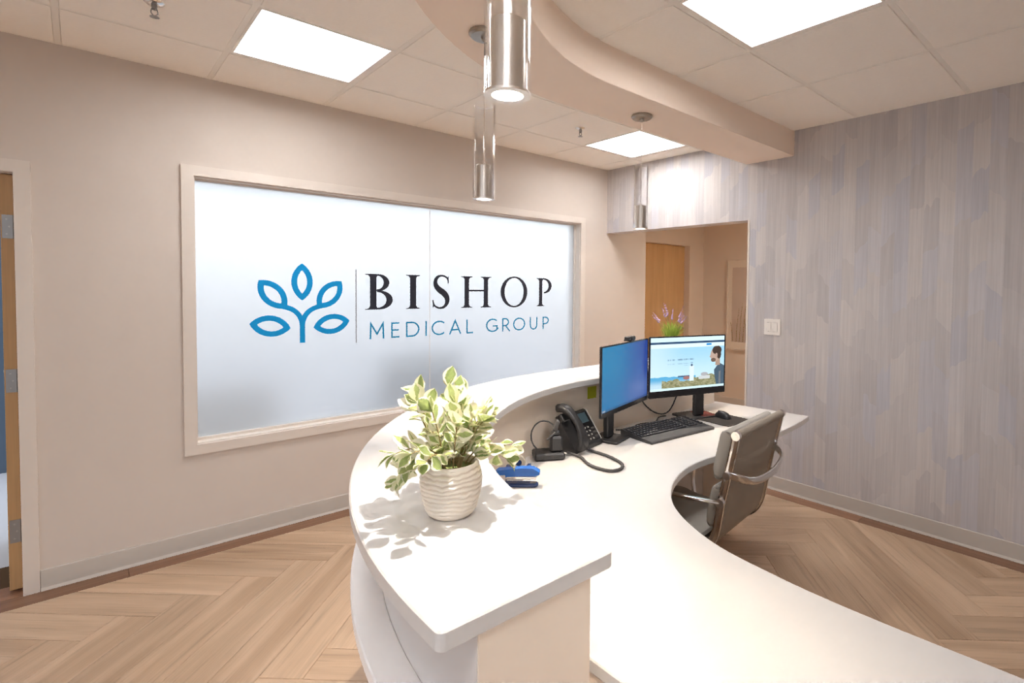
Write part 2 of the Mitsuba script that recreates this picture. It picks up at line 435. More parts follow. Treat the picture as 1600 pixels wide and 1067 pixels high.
border(XMIN + BW, 0.0, -BW, 0.0)
border(-BW, 0.0, YMIN + BW, -BW)
border(XMIN, XMIN + BW, YMIN + BW, 0.0)
border(DOOR[0], DOOR[1], 0.0, WT)

# baseboards: flat face, rounded top, small toe
def baseboard(a, b, nrm, name, label, zt=0.102):
    a, b, nrm = np.array(a, float), np.array(b, float), np.array(nrm, float)
    prof = [(0, 0), (0.017, 0), (0.0165, 0.004), (0.011, 0.012), (0.0085, 0.017), (0.0085, zt - 0.006), (0.006, zt - 0.001), (0, zt)]
    v = []
    for e in (a, b):
        for d, z in prof: v.append([*(e + nrm * (d + 0.0004)), z])
    n = len(prof); v = np.array(v)
    f = []
    for i in range(n):
        j = (i + 1) % n
        f += [[i, j, j + n], [i, j + n, i + n]]
    for i in range(1, n - 1): f += [[0, i + 1, i], [n, n + i, n + i + 1]]
    m = trimesh.Trimesh(v, np.array(f), process=False)
    if m.volume < 0: m.invert()
    return struct(name, m, M_BASE, label, 'baseboard')
baseboard((-3.966, 0), (0.0, 0), (0, -1), 'baseboard_left', 'taupe vinyl baseboard under the frosted window')
baseboard((0, YMIN), (0, OPEN_Y - 0.01), (-1, 0), 'baseboard_right', 'taupe vinyl baseboard under the wallpapered wall')
baseboard((HX, HY), (HX, DY), (-1, 0), 'baseboard_hall', 'taupe baseboard under the framed picture in the hallway')

# ceiling: suspended grid and tiles
G = 0.6096; GX, GY, GYR = -0.207, -0.496, -0.496
struct('ceiling', box(XMIN - WT, WT, YMIN - WT, WT, H + 0.10, H + 0.16), M_TILE, 'suspended ceiling of square beige white tiles in a grid', 'ceiling')
xs = [GX - G * i for i in range(0, 10)]; ys = [GY - G * i for i in range(0, 10)]
xs = [x for x in xs if x > XMIN]; ys = [y for y in ys if y > YMIN]
xe = [0.0] + xs + [XMIN]; ye = [0.0] + ys + [YMIN]
LIGHTS = {(5, 1): None, (1, 1): None, (3, 4): None, (7, 6): None}
BARW = 0.024
# soffit outline
SC = np.array([-1.917, -3.003]); SRO, SRI, SZ = 1.497, 1.117, 2.487
def arc(c, r, a0, a1, n=40):
    a = np.radians(np.linspace(a0, a1, n)); return np.c_[c[0] + r * np.cos(a), c[1] + r * np.sin(a)]
so = np.vstack([[[0.0, SC[1] + SRI + 0.0]], [[0.0, SC[1] + SRO]], arc(SC, SRO, 90, 180, 48), [[SC[0] - SRO, -4.6]], [[SC[0] - SRI, -4.6]], arc(SC, SRI, 180, 90, 48)])
soff_poly = sg.Polygon(so)
for a in range(len(xe) - 1):
    for b in range(len(ye) - 1):
        if (a, b) in LIGHTS: continue
        x1, x0, y1, y0 = xe[a], xe[a + 1], ye[b], ye[b + 1]
        if y1 < -1.7 and a == 0: continue
        if y1 < -1.7 and a == 1: x1 = 0.0
        i0 = BARW / 2 if x0 > XMIN + 1e-6 else 0.02; i1 = BARW / 2 if x1 < -1e-6 else 0.02
        j0 = BARW / 2 if y0 > YMIN + 1e-6 else 0.02; j1 = BARW / 2 if b > 0 else 0.02
        if x1 - x0 < 0.06 or y1 - y0 < 0.06: continue
        t = rect(x0 + i0 + .001, x1 - i1 - .001, y0 + j0 + .001, y1 - j1 - .001)
        if soff_poly.buffer(-0.01).contains(t): continue
        c = np.array(t.exterior.coords)[:-1]
        obj('tile', slab(c, H, H + 0.022, 0.0025), M_TILE, 'ceiling', smooth=False)
for x in xs: obj('grid_bar', box(x - BARW / 2, x + BARW / 2, YMIN if x < -0.3 else -1.7, 0.0, H + 0.0025, H + 0.035), M_GRID, 'ceiling', smooth=False)
for y in ys:
    for a in range(len(xe) - 1):
        pass
    obj('grid_bar', box(XMIN, 0.0, y - BARW / 2, y + BARW / 2, H + 0.003, H + 0.03), M_GRID, 'ceiling', smooth=False)
for q in ((XMIN, 0.0, -0.022, 0.0), (XMIN, 0.0, YMIN, YMIN + 0.022), (-0.022, 0.0, YMIN + .022, -0.022), (XMIN, XMIN + 0.022, YMIN + .022, -0.022)):
    obj('wall_angle', box(*q, H + 0.003, H + 0.006), M_GRID, 'ceiling', smooth=False)

struct('ceiling_soffit', slab(so, SZ, H + 0.03, 0.003), M_SOFFIT, 'curved beige dropped soffit above the reception desk', 'soffit')

# ceiling light panels
LNAMES = {(5, 1): 'square ceiling light panel over the left end of the frosted window', (1, 1): 'square ceiling light panel in front of the hallway opening, beyond the soffit',
          (7, 6): 'square ceiling light panel behind the camera on the visitor side, outside the photo',
          (3, 4): 'square ceiling light panel over the work side of the desk, cut by the photo edge'}
for (a, b) in LIGHTS:
    x1, x0, y1, y0 = xe[a], xe[a + 1], ye[b], ye[b + 1]
    t = thing('ceiling_light', LNAMES.get((a, b), 'square ceiling light panel farther along the work side, outside the photo'), 'ceiling light', 'square ceiling light panels')
    o = rect(x0 + .013, x1 - .013, y0 + .013, y1 - .013); inn = rect(x0 + .026, x1 - .026, y0 + .022, y1 - .022)
    fr = extrude(o.difference(inn), 0.055); fr.apply_translation([0, 0, H + 0.001]); obj('frame', fr, M_GRID, t, smooth=False)
    v = np.array([[x0 + .026, y0 + .022, H + .052], [x1 - .026, y0 + .022, H + .052], [x1 - .026, y1 - .022, H + .052], [x0 + .026, y1 - .022, H + .052]])
    obj('diffuser', trimesh.Trimesh(v, [[0, 2, 1], [0, 3, 2]], process=False), M_WHITEP, t, smooth=False, emitter={'type': 'area', 'radiance': rgb(TROFFER)})

t = thing('ceiling_light', 'ceiling light panel of the hallway, hidden behind the wallpapered wall', 'ceiling light')
hl = rect(0.95, 1.55, -2.10, -1.50); hz = H - 0.2
fr = extrude(hl.difference(hl.buffer(-.02, join_style=2)), 0.015); fr.apply_translation([0, 0, hz - .015]); obj('frame', fr, M_GRID, t, smooth=False)
obj('diffuser', trimesh.Trimesh([[.97, -2.08, hz - .004], [1.53, -2.08, hz - .004], [1.53, -1.52, hz - .004], [.97, -1.52, hz - .004]], [[0, 2, 1], [0, 3, 2]], process=False), M_WHITEP, t, smooth=False, emitter={'type': 'area', 'radiance': rgb(HALL)})

# ------------------------------------------------------------------ the sign window
w1 = thing('window_1', 'wide frosted glass window lettered with a blue plant emblem and name', 'window', kind='structure')
x0, x1, z0, z1 = WIN
CW, CP = 0.057, 0.016
frame_o = rect(x0 - CW, x1 + CW, z0 - CW, z1 + CW)
obj('casing', upright(sg.Polygon([(x0 - CW, z0 - CW), (x0, z0), (x0, z1), (x0 - CW, z1 + CW)]), -CP, 0.0), M_TRIM, w1, smooth=False)
obj('casing', upright(sg.Polygon([(x1 + CW, z0 - CW), (x1 + CW, z1 + CW), (x1, z1), (x1, z0)]), -CP, 0.0), M_TRIM, w1, smooth=False)
obj('casing', upright(sg.Polygon([(x0 - CW, z1 + CW), (x0, z1), (x1, z1), (x1 + CW, z1 + CW)]), -CP, 0.0), M_TRIM, w1, smooth=False)
obj('casing', upright(sg.Polygon([(x0 - CW, z0 - CW), (x1 + CW, z0 - CW), (x1, z0), (x0, z0)]), -CP, 0.0), M_TRIM, w1, smooth=False)
jo = rect(x0, x1, z0, z1).difference(rect(x0 + .006, x1 - .006, z0 + .006, z1 - .006))
obj('jamb_lining', upright(jo, 0.0, WT), M_TRIM, w1, smooth=False)
st = rect(x0 + .006, x1 - .006, z0 + .006, z1 - .006).difference(rect(x0 + .014, x1 - .014, z0 + .022, z1 - .014))
obj('glazing_stop', upright(st, 0.058, 0.077), M_TRIM, w1, smooth=False)
obj('glazing_stop', upright(st, 0.086, 0.105), M_TRIM, w1, smooth=False)
GYP = 0.080; SEAM = -1.858
for a, b in ((x0 + .007, SEAM - .0015), (SEAM + .0015, x1 - .007)):
    v = np.array([[a, GYP, z0 + .008], [b, GYP, z0 + .008], [b, GYP, z1 - .008], [a, GYP, z1 - .008]])
    obj('pane', trimesh.Trimesh(v, [[0, 1, 2], [0, 2, 3]], process=False), M_FROST, w1, smooth=False)
obj('glazing_joint', box(SEAM - .002, SEAM + .002, GYP - .001, GYP + .001, z0 + .008, z1 - .008), M_WHITEP, w1, smooth=False)

def decal(name, poly, m): obj(name, upright(poly, GYP - 0.0035, GYP - 0.0015), m, w1, smooth=False)
def disc_path(pts, widths, n=120):
    p = spline(pts, n); w = np.interp(np.linspace(0, 1, n), np.linspace(0, 1, len(widths)), widths)
    hs = [sg.Point(a).buffer(r / 2, quad_segs=8) for a, r in zip(p, w)]
    return unary_union([hs[k].union(hs[k + 1]).convex_hull for k in range(n - 1)])
def leaf_shape(a, b, half, bulge=1.0):
    """pointed leaf between tips a and b made of two arcs"""
    a, b = np.array(a), np.array(b); d = b - a; L = np.linalg.norm(d); d /= L; nn = np.array([-d[1], d[0]])
    R = (L * L / 4 + half * half) / (2 * half)
    s = np.linspace(-L / 2, L / 2, 24)
    h = np.sqrt(R * R - s * s) - (R - half)
    m = (a + b) / 2
    up = [m + d * si + nn * hi for si, hi in zip(s, h)]; dn = [m + d * si - nn * hi for si, hi in zip(s[::-1], h[::-1])]
    return sg.Polygon(up + dn[1:-1])
def ring_leaf(a, b, half, th=0.0335):
    o = leaf_shape(a, b, half)
    return o.difference(o.buffer(-th, join_style=2))
stem = unary_union([rect(-2.772, -2.741, 1.136, 1.262),
                    disc_path([(-2.7565, 1.250), (-2.765, 1.292), (-2.795, 1.338), (-2.845, 1.366), (-2.900, 1.378)], [0.031] * 5),
                    disc_path([(-2.7565, 1.250), (-2.748, 1.292), (-2.718, 1.338), (-2.668, 1.366), (-2.612, 1.378)], [0.031] * 5)])
stem = stem.difference(rect(-2.8, -2.7, 1.0, 1.136))
ul = ring_leaf((-3.003, 1.538), (-2.850, 1.362), 0.066); ur = ring_leaf((-2.511, 1.538), (-2.663, 1.362), 0.066)
decal('emblem_leaf', ring_leaf((-2.7565, 1.651), (-2.7565, 1.411), 0.0635), M_LOGO_B)
decal('emblem_leaf', ul, M_LOGO_B); decal('emblem_leaf', ur, M_LOGO_B)
decal('emblem_leaf', ring_leaf((-3.055, 1.270), (-2.826, 1.234), 0.066), M_LOGO_B)
decal('emblem_leaf', ring_leaf((-2.459, 1.271), (-2.689, 1.232), 0.066), M_LOGO_B)
hole = leaf_shape((-3.003, 1.538), (-2.850, 1.362), 0.066).union(leaf_shape((-2.511, 1.538), (-2.663, 1.362), 0.066))
decal('emblem_stem', stem.difference(hole), M_LOGO_B)
decal('divider_line', rect(-2.4165, -2.4105, 1.114, 1.623), M_LOGO_G)

ZB, ZT = 1.342, 1.594
def serif(xl, xr, z, up, stem_l, stem_r):
    s = 1 if up else -1
    return sg.Polygon([(xl, z), (xr, z), (xr, z + s * .004), (stem_r + .010, z + s * .009), (stem_r, z + s * .024), (stem_l, z + s * .024), (stem_l - .010, z + s * .009), (xl, z + s * .004)])
def stem_l(a, b, sl=0.032, sr=0.032):
    return unary_union([rect(a, b, ZB, ZT), serif(a - sl, b + sr, ZB, True, a, b), serif(a - sl, b + sr, ZT, False, a, b)])
def ell(cx, cz, rx, rz): return sa.scale(sg.Point(cx, cz).buffer(1, quad_segs=24), rx, rz)
bt = ell(-2.258, 1.534, 0.080, 0.060).difference(ell(-2.266, 1.534, 0.048, 0.049)).intersection(rect(-2.266, -2.0, 1.3, 1.7))
bb = ell(-2.256, 1.410, 0.104, 0.068).difference(ell(-2.266, 1.410, 0.068, 0.056)).intersection(rect(-2.266, -2.0, 1.3, 1.7))
B = unary_union([rect(-2.316, -2.272, ZB, ZT), serif(-2.350, -2.262, ZB, True, -2.316, -2.272), serif(-2.350, -2.262, ZT, False, -2.316, -2.272), bt, bb,
                 rect(-2.275, -2.255, ZT - .011, ZT), rect(-2.275, -2.245, 1.474, 1.484), rect(-2.275, -2.250, ZB, ZB + .012)])
decal('letter', B, M_LOGO_K)
decal('letter', stem_l(-2.018, -1.972), M_LOGO_K)
S = disc_path([(-1.704, 1.538), (-1.716, 1.578), (-1.760, 1.5945), (-1.802, 1.575), (-1.812, 1.530), (-1.783, 1.488), (-1.738, 1.456), (-1.712, 1.412), (-1.727, 1.363), (-1.775, 1.3435), (-1.818, 1.362), (-1.832, 1.402)],
              [0.008, 0.012, 0.014, 0.026, 0.038, 0.046, 0.048, 0.040, 0.024, 0.014, 0.012, 0.009], 90)
S = S.union(sg.Polygon([(-1.706, 1.535), (-1.699, 1.592), (-1.712, 1.580)])).union(sg.Polygon([(-1.829, 1.405), (-1.835, 1.348), (-1.822, 1.358)]))
decal('letter', S, M_LOGO_K)
Hh = unary_union([stem_l(-1.556, -1.517), stem_l(-1.375, -1.336), rect(-1.52, -1.37, 1.474, 1.486)])
decal('letter', Hh, M_LOGO_K)
decal('letter', ell(-1.067, 1.470, 0.141, 0.133).difference(ell(-1.067, 1.470, 0.102, 0.121)), M_LOGO_K)
pb = ell(-0.740, 1.526, 0.094, 0.069).difference(ell(-0.748, 1.526, 0.068, 0.058)).intersection(rect(-0.762, -0.6, 1.3, 1.7)).difference(rect(-0.765, -0.735, 1.4, 1.50))
Pp = unary_union([rect(-0.791, -0.757, ZB, ZT), serif(-0.820, -0.730, ZB, True, -0.791, -0.757), serif(-0.820, -0.750, ZT, False, -0.791, -0.757), pb])
decal('letter', Pp, M_LOGO_K)
zb, zt, LW = 1.1335, 1.2455, 0.0105
def stroke(*lines, w=LW, cap=2): return unary_union([sg.LineString(l).buffer(w / 2, cap_style=cap, join_style=2, mitre_limit=3) for l in lines])
def arcl(cx, cz, rx, rz, a0, a1): return [(cx + rx * math.cos(math.radians(a)), cz + rz * math.sin(math.radians(a))) for a in np.linspace(a0, a1, 30)]
zm = (zb + zt) / 2; rr = (zt - zb) / 2
small = [
    stroke([(-2.315, zb), (-2.311, zt - .004), (-2.2675, zb + .034), (-2.224, zt - .004), (-2.220, zb)]),
    stroke([(-2.102, zt - LW / 2), (-2.158, zt - LW / 2), (-2.158, zb + LW / 2), (-2.102, zb + LW / 2)], [(-2.158, zm), (-2.107, zm)]),
    stroke([(-2.045, zb + LW / 2), (-2.045, zt - LW / 2), (-2.012, zt - LW / 2), *arcl(-2.005, zm, .055, rr - LW / 2, 85, -85), (-2.012, zb + LW / 2), (-2.045, zb + LW / 2)]),
    stroke([(-1.890, zb), (-1.890, zt)]),
    stroke(arcl(-1.779, zm, .060, rr - LW / 2, 48, 312)),
    stroke([(-1.690, zb), (-1.641, zt - .004), (-1.592, zb)], [(-1.674, zb + .036), (-1.608, zb + .036)]),
    stroke([(-1.5335, zt), (-1.5335, zb + LW / 2), (-1.478, zb + LW / 2)]),
    stroke([*arcl(-1.287, zm, .060, rr - LW / 2, 48, 318), (-1.2445, zb + .020), (-1.2445, zm - .006), (-1.285, zm - .006)]),
    stroke([(-1.185, zb), (-1.185, zt - LW / 2), *arcl(-1.160, zt - .034, .034, .034 - LW / 2, 88, -88), (-1.185, zt - .064)], [(-1.158, zt - .063), (-1.113, zb)]),
    stroke(arcl(-1.012, zm, .059, rr - LW / 2, 0, 361)),
    stroke([(-0.889, zt), (-0.889, zb + .040), *arcl(-0.852, zb + .042, .037, .042 - LW / 2, 185, 355), (-0.815, zb + .040), (-0.815, zt)]),
    stroke([(-0.742, zb), (-0.742, zt - LW / 2), *arcl(-0.716, zt - .034, .034, .034 - LW / 2, 88, -88), (-0.742, zt - .064)])]
for s in small: decal('small_letter', s, M_LOGO_T)

# storefront windows behind the camera (daylight on the visitor side)
w2 = thing('window_2', 'clear storefront window behind the camera, outside the photo', 'window', kind='structure')
a_, b_, c_, d_ = BACKWIN[0]
fr = rect(a_, b_, c_, d_).difference(unary_union([rect(a_ + .04 + i_ * (b_ - a_ - .04) / 2, a_ + i_ * (b_ - a_ - .04) / 2 + (b_ - a_ - .04) / 2, c_ + .04, d_ - .04) for i_ in range(2)]))
obj('frame', upright(fr, YMIN - .10, YMIN - .05), M_STEEL, w2, smooth=False)
obj('pane', trimesh.Trimesh([[a_, YMIN - .075, c_], [b_, YMIN - .075, c_], [b_, YMIN - .075, d_], [a_, YMIN - .075, d_]], [[0, 1, 2], [0, 2, 3]], process=False), M_CLEARPANE, w2, smooth=False)
w3 = thing('window_3', 'clear storefront window in the near left wall, outside the photo', 'window', kind='structure')
a_, b_, c_, d_ = NEARWIN
fr = rect(a_, b_, c_, d_).difference(unary_union([rect(a_ + .04 + i_ * (b_ - a_ - .04) / 2, a_ + i_ * (b_ - a_ - .04) / 2 + (b_ - a_ - .04) / 2, c_ + .04, d_ - .04) for i_ in range(2)]))
obj('frame', sideways(fr, XMIN - .10, XMIN - .05), M_STEEL, w3, smooth=False)
obj('pane', trimesh.Trimesh([[XMIN - .075, a_, c_], [XMIN - .075, b_, c_], [XMIN - .075, b_, d_], [XMIN - .075, a_, d_]], [[0, 1, 2], [0, 2, 3]], process=False), M_CLEARPANE, w3, smooth=False)

# ------------------------------------------------------------------ the left doorway
d1 = thing('door_1', 'left doorway with beige frame and an open wooden door on steel hinges', 'door', kind='structure')
dx0, dx1, dz = DOOR
fo = rect(dx0 - .05, dx1 + .05, 0.0, dz + .05).difference(rect(dx0, dx1, -.1, dz))
obj('casing', upright(fo, -0.016, 0.0), M_TRIM, d1, smooth=False)
obj('jamb', upright(rect(dx0, dx1, 0, dz).difference(rect(dx0 + .008, dx1 - .008, -.1, dz - .008)), -0.016, WT), M_TRIM, d1, smooth=False)
lx = dx1 - 0.012
obj('leaf', box(lx - .045, lx, 0.062, 0.955, 0.012, dz - .012, 0.002), M_MAPLE, d1, smooth=False)
for z in (1.775, 1.035, 0.30):
    h = obj('hinge', cat(box(lx - .040, lx - .004, 0.0595, 0.0625, z - .056, z + .056), trimesh.creation.cylinder(0.006, 0.112, sections=14, transform=mat4((lx + .003, 0.056, z)))), M_STEEL, d1)
    for dzz in (-.035, 0, .035):
        obj('screw', trimesh.creation.cylinder(0.004, 0.003, sections=10, transform=mat4((lx - .024 + .008 * (dzz == 0), 0.0585, z + dzz), rx=PI / 2)), M_SILVER, h)
obj('handle', cat(trimesh.creation.cylinder(0.01, 0.05, sections=12, transform=mat4((lx - .07, 0.90, 1.0), ry=PI / 2)), box(lx - .10, lx - .085, 0.79, 0.91, 0.992, 1.008, .003)), M_STEEL, d1)

# outside: vestibule floor and a pale building across
struct('ground', box(-14, 6, 0.46, 14.0, -0.10, -0.03), M_GROUND, 'grey paving outside the left doorway', 'ground')
obj('paving', cat(box(-16, XMIN - WT, -16, 0.46, -0.10, -0.03), box(XMIN - WT, 6, -16, YMIN - WT, -0.10, -0.03)), M_GROUND, 'ground', smooth=False)
obj('threshold_slab', box(-12, 0.5, WT, 0.46, -0.10, -0.012), M_GROUND, 'ground', smooth=False)
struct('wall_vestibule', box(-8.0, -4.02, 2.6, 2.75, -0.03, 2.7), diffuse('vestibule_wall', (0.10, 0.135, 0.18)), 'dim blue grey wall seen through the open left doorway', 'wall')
struct('wall_outside', box(-12, 6, 9.0, 9.2, -0.1, 1.15), M_STUCCO, 'low pale wall outside, dim through the frosted glass', 'wall')

for x, y, w_, h_, c_, lb in ((-1.60, 1.05, 0.75, 0.92, (0.10, 0.17, 0.25), 'dark upholstered seat, a blurred dark patch behind the lower middle of the frosted glass'),
                             (-3.10, 1.30, 0.80, 0.74, (0.42, 0.43, 0.45), 'grey upholstered seat, a blurred grey patch behind the lower left of the frosted glass')):
    m_ = pr(f'seat_cloth_{len(scene)}', c_, 0.9, spec=0.1)
    t = thing('lounge_seat', lb, 'seat')
    obj('cushion', box(x - w_ / 2, x + w_ / 2, y - .30, y + .30, .16, .44, .03), m_, t, smooth=False)
    obj('backrest', box(x - w_ / 2, x + w_ / 2, y - .38, y - .27, .16, h_, .03), m_, t, smooth=False)
    for i_ in (-1, 1):
        for j_ in (-1, 1): obj('leg', box(x + i_ * (w_ / 2 - .05) - .02, x + i_ * (w_ / 2 - .05) + .02, y + j_ * .24 - .02, y + j_ * .24 + .02, -.03, .17), M_BLACK, t, smooth=False)

# ------------------------------------------------------------------ hallway door and picture
d2 = thing('door_2', 'closed maple wood door in the hallway beyond the opening', 'door', kind='structure')
a, b, c = D2
obj('casing', upright(rect(a - .10, b + .10, 0, c + .06).difference(rect(a, b, -.1, c)), DY - .016, DY), M_HALL, d2, smooth=False)
obj('jamb', upright(rect(a, b, 0, c).difference(rect(a + .012, b - .012, -.1, c - .012)), DY - .016, DY + .12), M_HALL, d2, smooth=False)
obj('leaf', box(a + .014, b - .014, DY + .065, DY + .11, 0.01, c - .014, .002), M_MAPLE, d2, smooth=False)
obj('handle', cat(trimesh.creation.cylinder(0.025, 0.01, sections=20, transform=mat4((b - .08, DY + .06, 1.0), rx=PI / 2)), box(b - .19, b - .07, DY + .015, DY + .03, .992, 1.008, .003)), M_STEEL, d2)

pf = thing('framed_picture', 'framed botanical print in a wide mat on the hallway wall', 'picture')
fy0, fy1, fz0, fz1 = -0.76, 0.075, 0.728, 1.905
def onwall(poly, x0, x1): return sideways(poly, x0, x1)
fo = rect(fy0, fy1, fz0, fz1)
obj('frame', onwall(fo.difference(fo.buffer(-.02, join_style=2)), HX - .03, HX - .001), M_FRAME, pf, smooth=False)
obj('mat_board', onwall(fo.buffer(-.019, join_style=2), HX - .018, HX - .004), M_MATB, pf, smooth=False)
M_PRINT = pr('print_paper', mikit.proc(lambda p, n, uv: mix((0.52, 0.43, 0.365), (0.40, 0.315, 0.255), fbm(p.y * 9, p.z * 5, 2.0) * sstep(1.75, 0.9, p.z))), 0.8, spec=0.1)
obj('print', onwall(rect(fy0 + .08, fy1 - .08, 0.835, 1.795), HX - .0195, HX - .0178), M_PRINT, pf, smooth=False)
rg = random.Random(5)
for q in range(14):
    yy = fy0 + .10 + (fy1 - fy0 - .20) * q / 13
    hgt = rg.uniform(.25, .55); le = rg.uniform(-.05, .05)
    pts = spline([(HX - .0198, yy, .845), (HX - .0198, yy + le * .3, .845 + hgt * .5), (HX - .0198, yy + le, .845 + hgt)], 10)
    obj('printed_stalk', tube(pts, np.linspace(.004, .0015, 10), 5), M_STEM, pf)

# ------------------------------------------------------------------ the reception desk
RC = np.array([-1.967, -3.021]); RO, RI, WO, WI = 1.514, 1.187, 1.450, 1.250
ZC, ZD, ZL, TH = 1.067, 0.775, 0.865, 0.030
YE, XE = -3.068, -0.86
desk = thing('reception_desk', 'curved white reception desk with raised counter ledge and beige panels', 'desk')
def band(ro, ri, xe, ye):
    return np.vstack([[[xe, RC[1] + ri]], [[xe, RC[1] + ro]], arc(RC, ro, 90, 180, 64), [[RC[0] - ro, ye]], [[RC[0] - ri, ye]], arc(RC, ri, 180, 90, 64)])
ct = band(RO, RI, XE, YE)
# round the outer front corner of the raised counter a little
ctp = sg.Polygon(ct); ctp = ctp.buffer(-.012, join_style=2).buffer(.012, quad_segs=6)
obj('raised_counter', slab(np.array(ctp.exterior.coords)[:-1], ZC - TH, ZC, 0.003), M_SOLID, desk, smooth=25)
wallp = band(WO, WI, XE + .04, YE + .012)
obj('curved_wall', slab(wallp, 0.10, ZC - TH, 0.0), M_GREYL, desk, smooth=25)
obj('end_panel', box(RC[0] - WO + .001, RC[0] - WI + .015, YE + .0085, YE + .0118, 0.10, ZC - TH), M_LAMI, desk, smooth=False)
obj('inner_panel', slab(band(WI, WI - .003, XE + .04, YE + .012), ZD, ZC - TH - .0005, 0.0), M_LAMI, desk, smooth=25)
obj('toe_kick', slab(band(WO - .05, WI, XE + .04, YE + .05), 0.0, 0.10, 0.0), M_BLACK, desk, smooth=25)
led = band(1.512, WO - .001, XE + .02, YE - .0)
obj('front_ledge', slab(led, ZL - TH, ZL, 0.003), M_LEDGE, desk, smooth=25)
# work top
edge = [(-0.716, -2.346), (-1.13, -2.392), (-1.50, -2.397), (-1.769, -2.392), (-1.944, -2.392), (-2.109, -2.435), (-2.252, -2.512), (-2.345, -2.594), (-2.415, -2.696), (-2.460, -2.79), (-2.490, -2.885), (-2.507, -3.001), (-2.518, -3.118), (-2.521, -3.245), (-2.518, -3.366), (-2.512, -3.473), (-2.510, -3.60), (-2.510, -4.25)]
es = spline(edge[:-1], 90)
inner_edge = arc(RC, WI + .004, 166, 90, 60)
wt = np.vstack([es, [edge[-1]], [[-3.081, -4.25]], [[-3.081, -2.76]], inner_edge, [[XE + .036, RC[1] + WI + .004]], [[XE + .075, RC[1] + WI + .004]], [[XE + .075, -1.690]], [[-0.783, -1.690]]])
obj('work_top', slab(wt, ZD - TH, ZD, 0.003), M_SOLID, desk, smooth=25)
obj('leg_panel', box(-3.079, -3.055, -4.20, -2.78, 0.0, ZD - TH), M_LAMI, desk, smooth=False)
obj('back_panel', box(-3.055, -2.60, -4.20, -4.176, 0.0, ZD - TH), M_LAMI, desk, smooth=False)
obj('support_panel', box(-0.93, -0.906, -1.95, RC[1] + WI - .002, 0.0, ZD - TH), M_LAMI, desk, smooth=False)

# ------------------------------------------------------------------ pendants
def pendant(x, y, label):
    t = thing('pendant_light', label, 'pendant light', 'glass pendant lights along the soffit')
    zb, zt = 1.850, 2.210
    obj('canopy', lathe([(0, SZ), (0.058, SZ), (0.060, SZ - .004), (0.059, SZ - .012), (0.052, SZ - .019), (0.014, SZ - .021), (0.012, SZ - .030), (0.0045, SZ - .036), (0, SZ - .036)], 40, (x, y, 0)), M_CANOPY, t)
    obj('cord', tube([(x, y, SZ - .03), (x, y, 2.3), (x, y, 1.98)], 0.0018, 8), M_NICKEL, t)
    ro, ri = 0.0415, 0.0355
    obj('glass_tube', lathe([(ri, zb + .004), (ro, zb + .004), (ro, zt - .001), (ro - .001, zt), (ri + .001, zt), (ri, zt - .001), (ri, zb + .004)], 64, (x, y, 0)), M_GLASS, t)
    c = obj('lamp_body', lathe([(0.0285, zb + .002), (0.0300, zb + .002), (0.0300, zb + .128), (0.0285, zb + .130), (0.006, zb + .130), (0.005, zb + .142), (0, zb + .142), (0, zb + .120), (0.0285, zb + .118), (0.0285, zb + .002)], 48, (x, y, 0)), M_NICKEL, t)
    obj('rim', lathe([(0.0285, zb), (0.0420, zb), (0.0420, zb + .004), (0.0285, zb + .004), (0.0285, zb)], 48, (x, y, 0)), M_NICKEL, t)
    a = np.arange(32) * 2 * PI / 32
    v = np.vstack([np.c_[x + .0284 * np.cos(a), y + .0284 * np.sin(a), np.full(32, zb + .006)], [[x, y, zb + .006]]])
    i = np.arange(32)
    obj('lens', trimesh.Trimesh(v, np.c_[(i + 1) % 32, i, np.full(32, 32)], process=False), M_WHITEP, t, smooth=False, emitter={'type': 'area', 'radiance': rgb(BULB)})
    scene[f'spot_{t}'] = {'type': 'spot', 'intensity': rgb(SPOT), 'cutoff_angle': 40.0, 'beam_width': 20.0,
                          'to_world': T().look_at(origin=[x, y, zb - .001], target=[x, y, 0], up=[0, 1, 0])}
pendant(-3.248, -2.883, 'nearest and largest-looking glass pendant light above the potted plant')
pendant(-2.659, -1.899, 'glass pendant light hanging in front of the frosted window')
pendant(-1.479, -1.690, 'farthest glass pendant light, hanging by the hallway opening')

# ------------------------------------------------------------------ ceiling sprinklers
for x, y, lb in ((-3.565, -0.841, 'chrome fire sprinkler at the top edge beside the left ceiling light'), (-1.151, -0.832, 'small chrome fire sprinkler next to the far ceiling light')):
    t = thing('sprinkler', lb, 'sprinkler', 'ceiling fire sprinklers')
    obj('escutcheon', lathe([(0, H), (.036, H), (.036, H - .003), (.028, H - .010), (.012, H - .012), (0, H - .012)], 28, (x, y, 0)), M_CHROME, t)
    obj('head', cat(lathe([(0, H - .01), (.010, H - .01), (.010, H - .03), (.006, H - .034), (0, H - .034)], 16, (x, y, 0)),
                    tube([(x - .009, y, H - .03), (x - .012, y, H - .045), (x, y, H - .060)], .0025, 6), tube([(x + .009, y, H - .03), (x + .012, y, H - .045), (x, y, H - .060)], .0025, 6)), M_STEEL, t)
    obj('deflector', lathe([(0, H - .058), (.016, H - .060), (.017, H - .062), (0, H - .063)], 20, (x, y, 0)), M_STEEL, t)

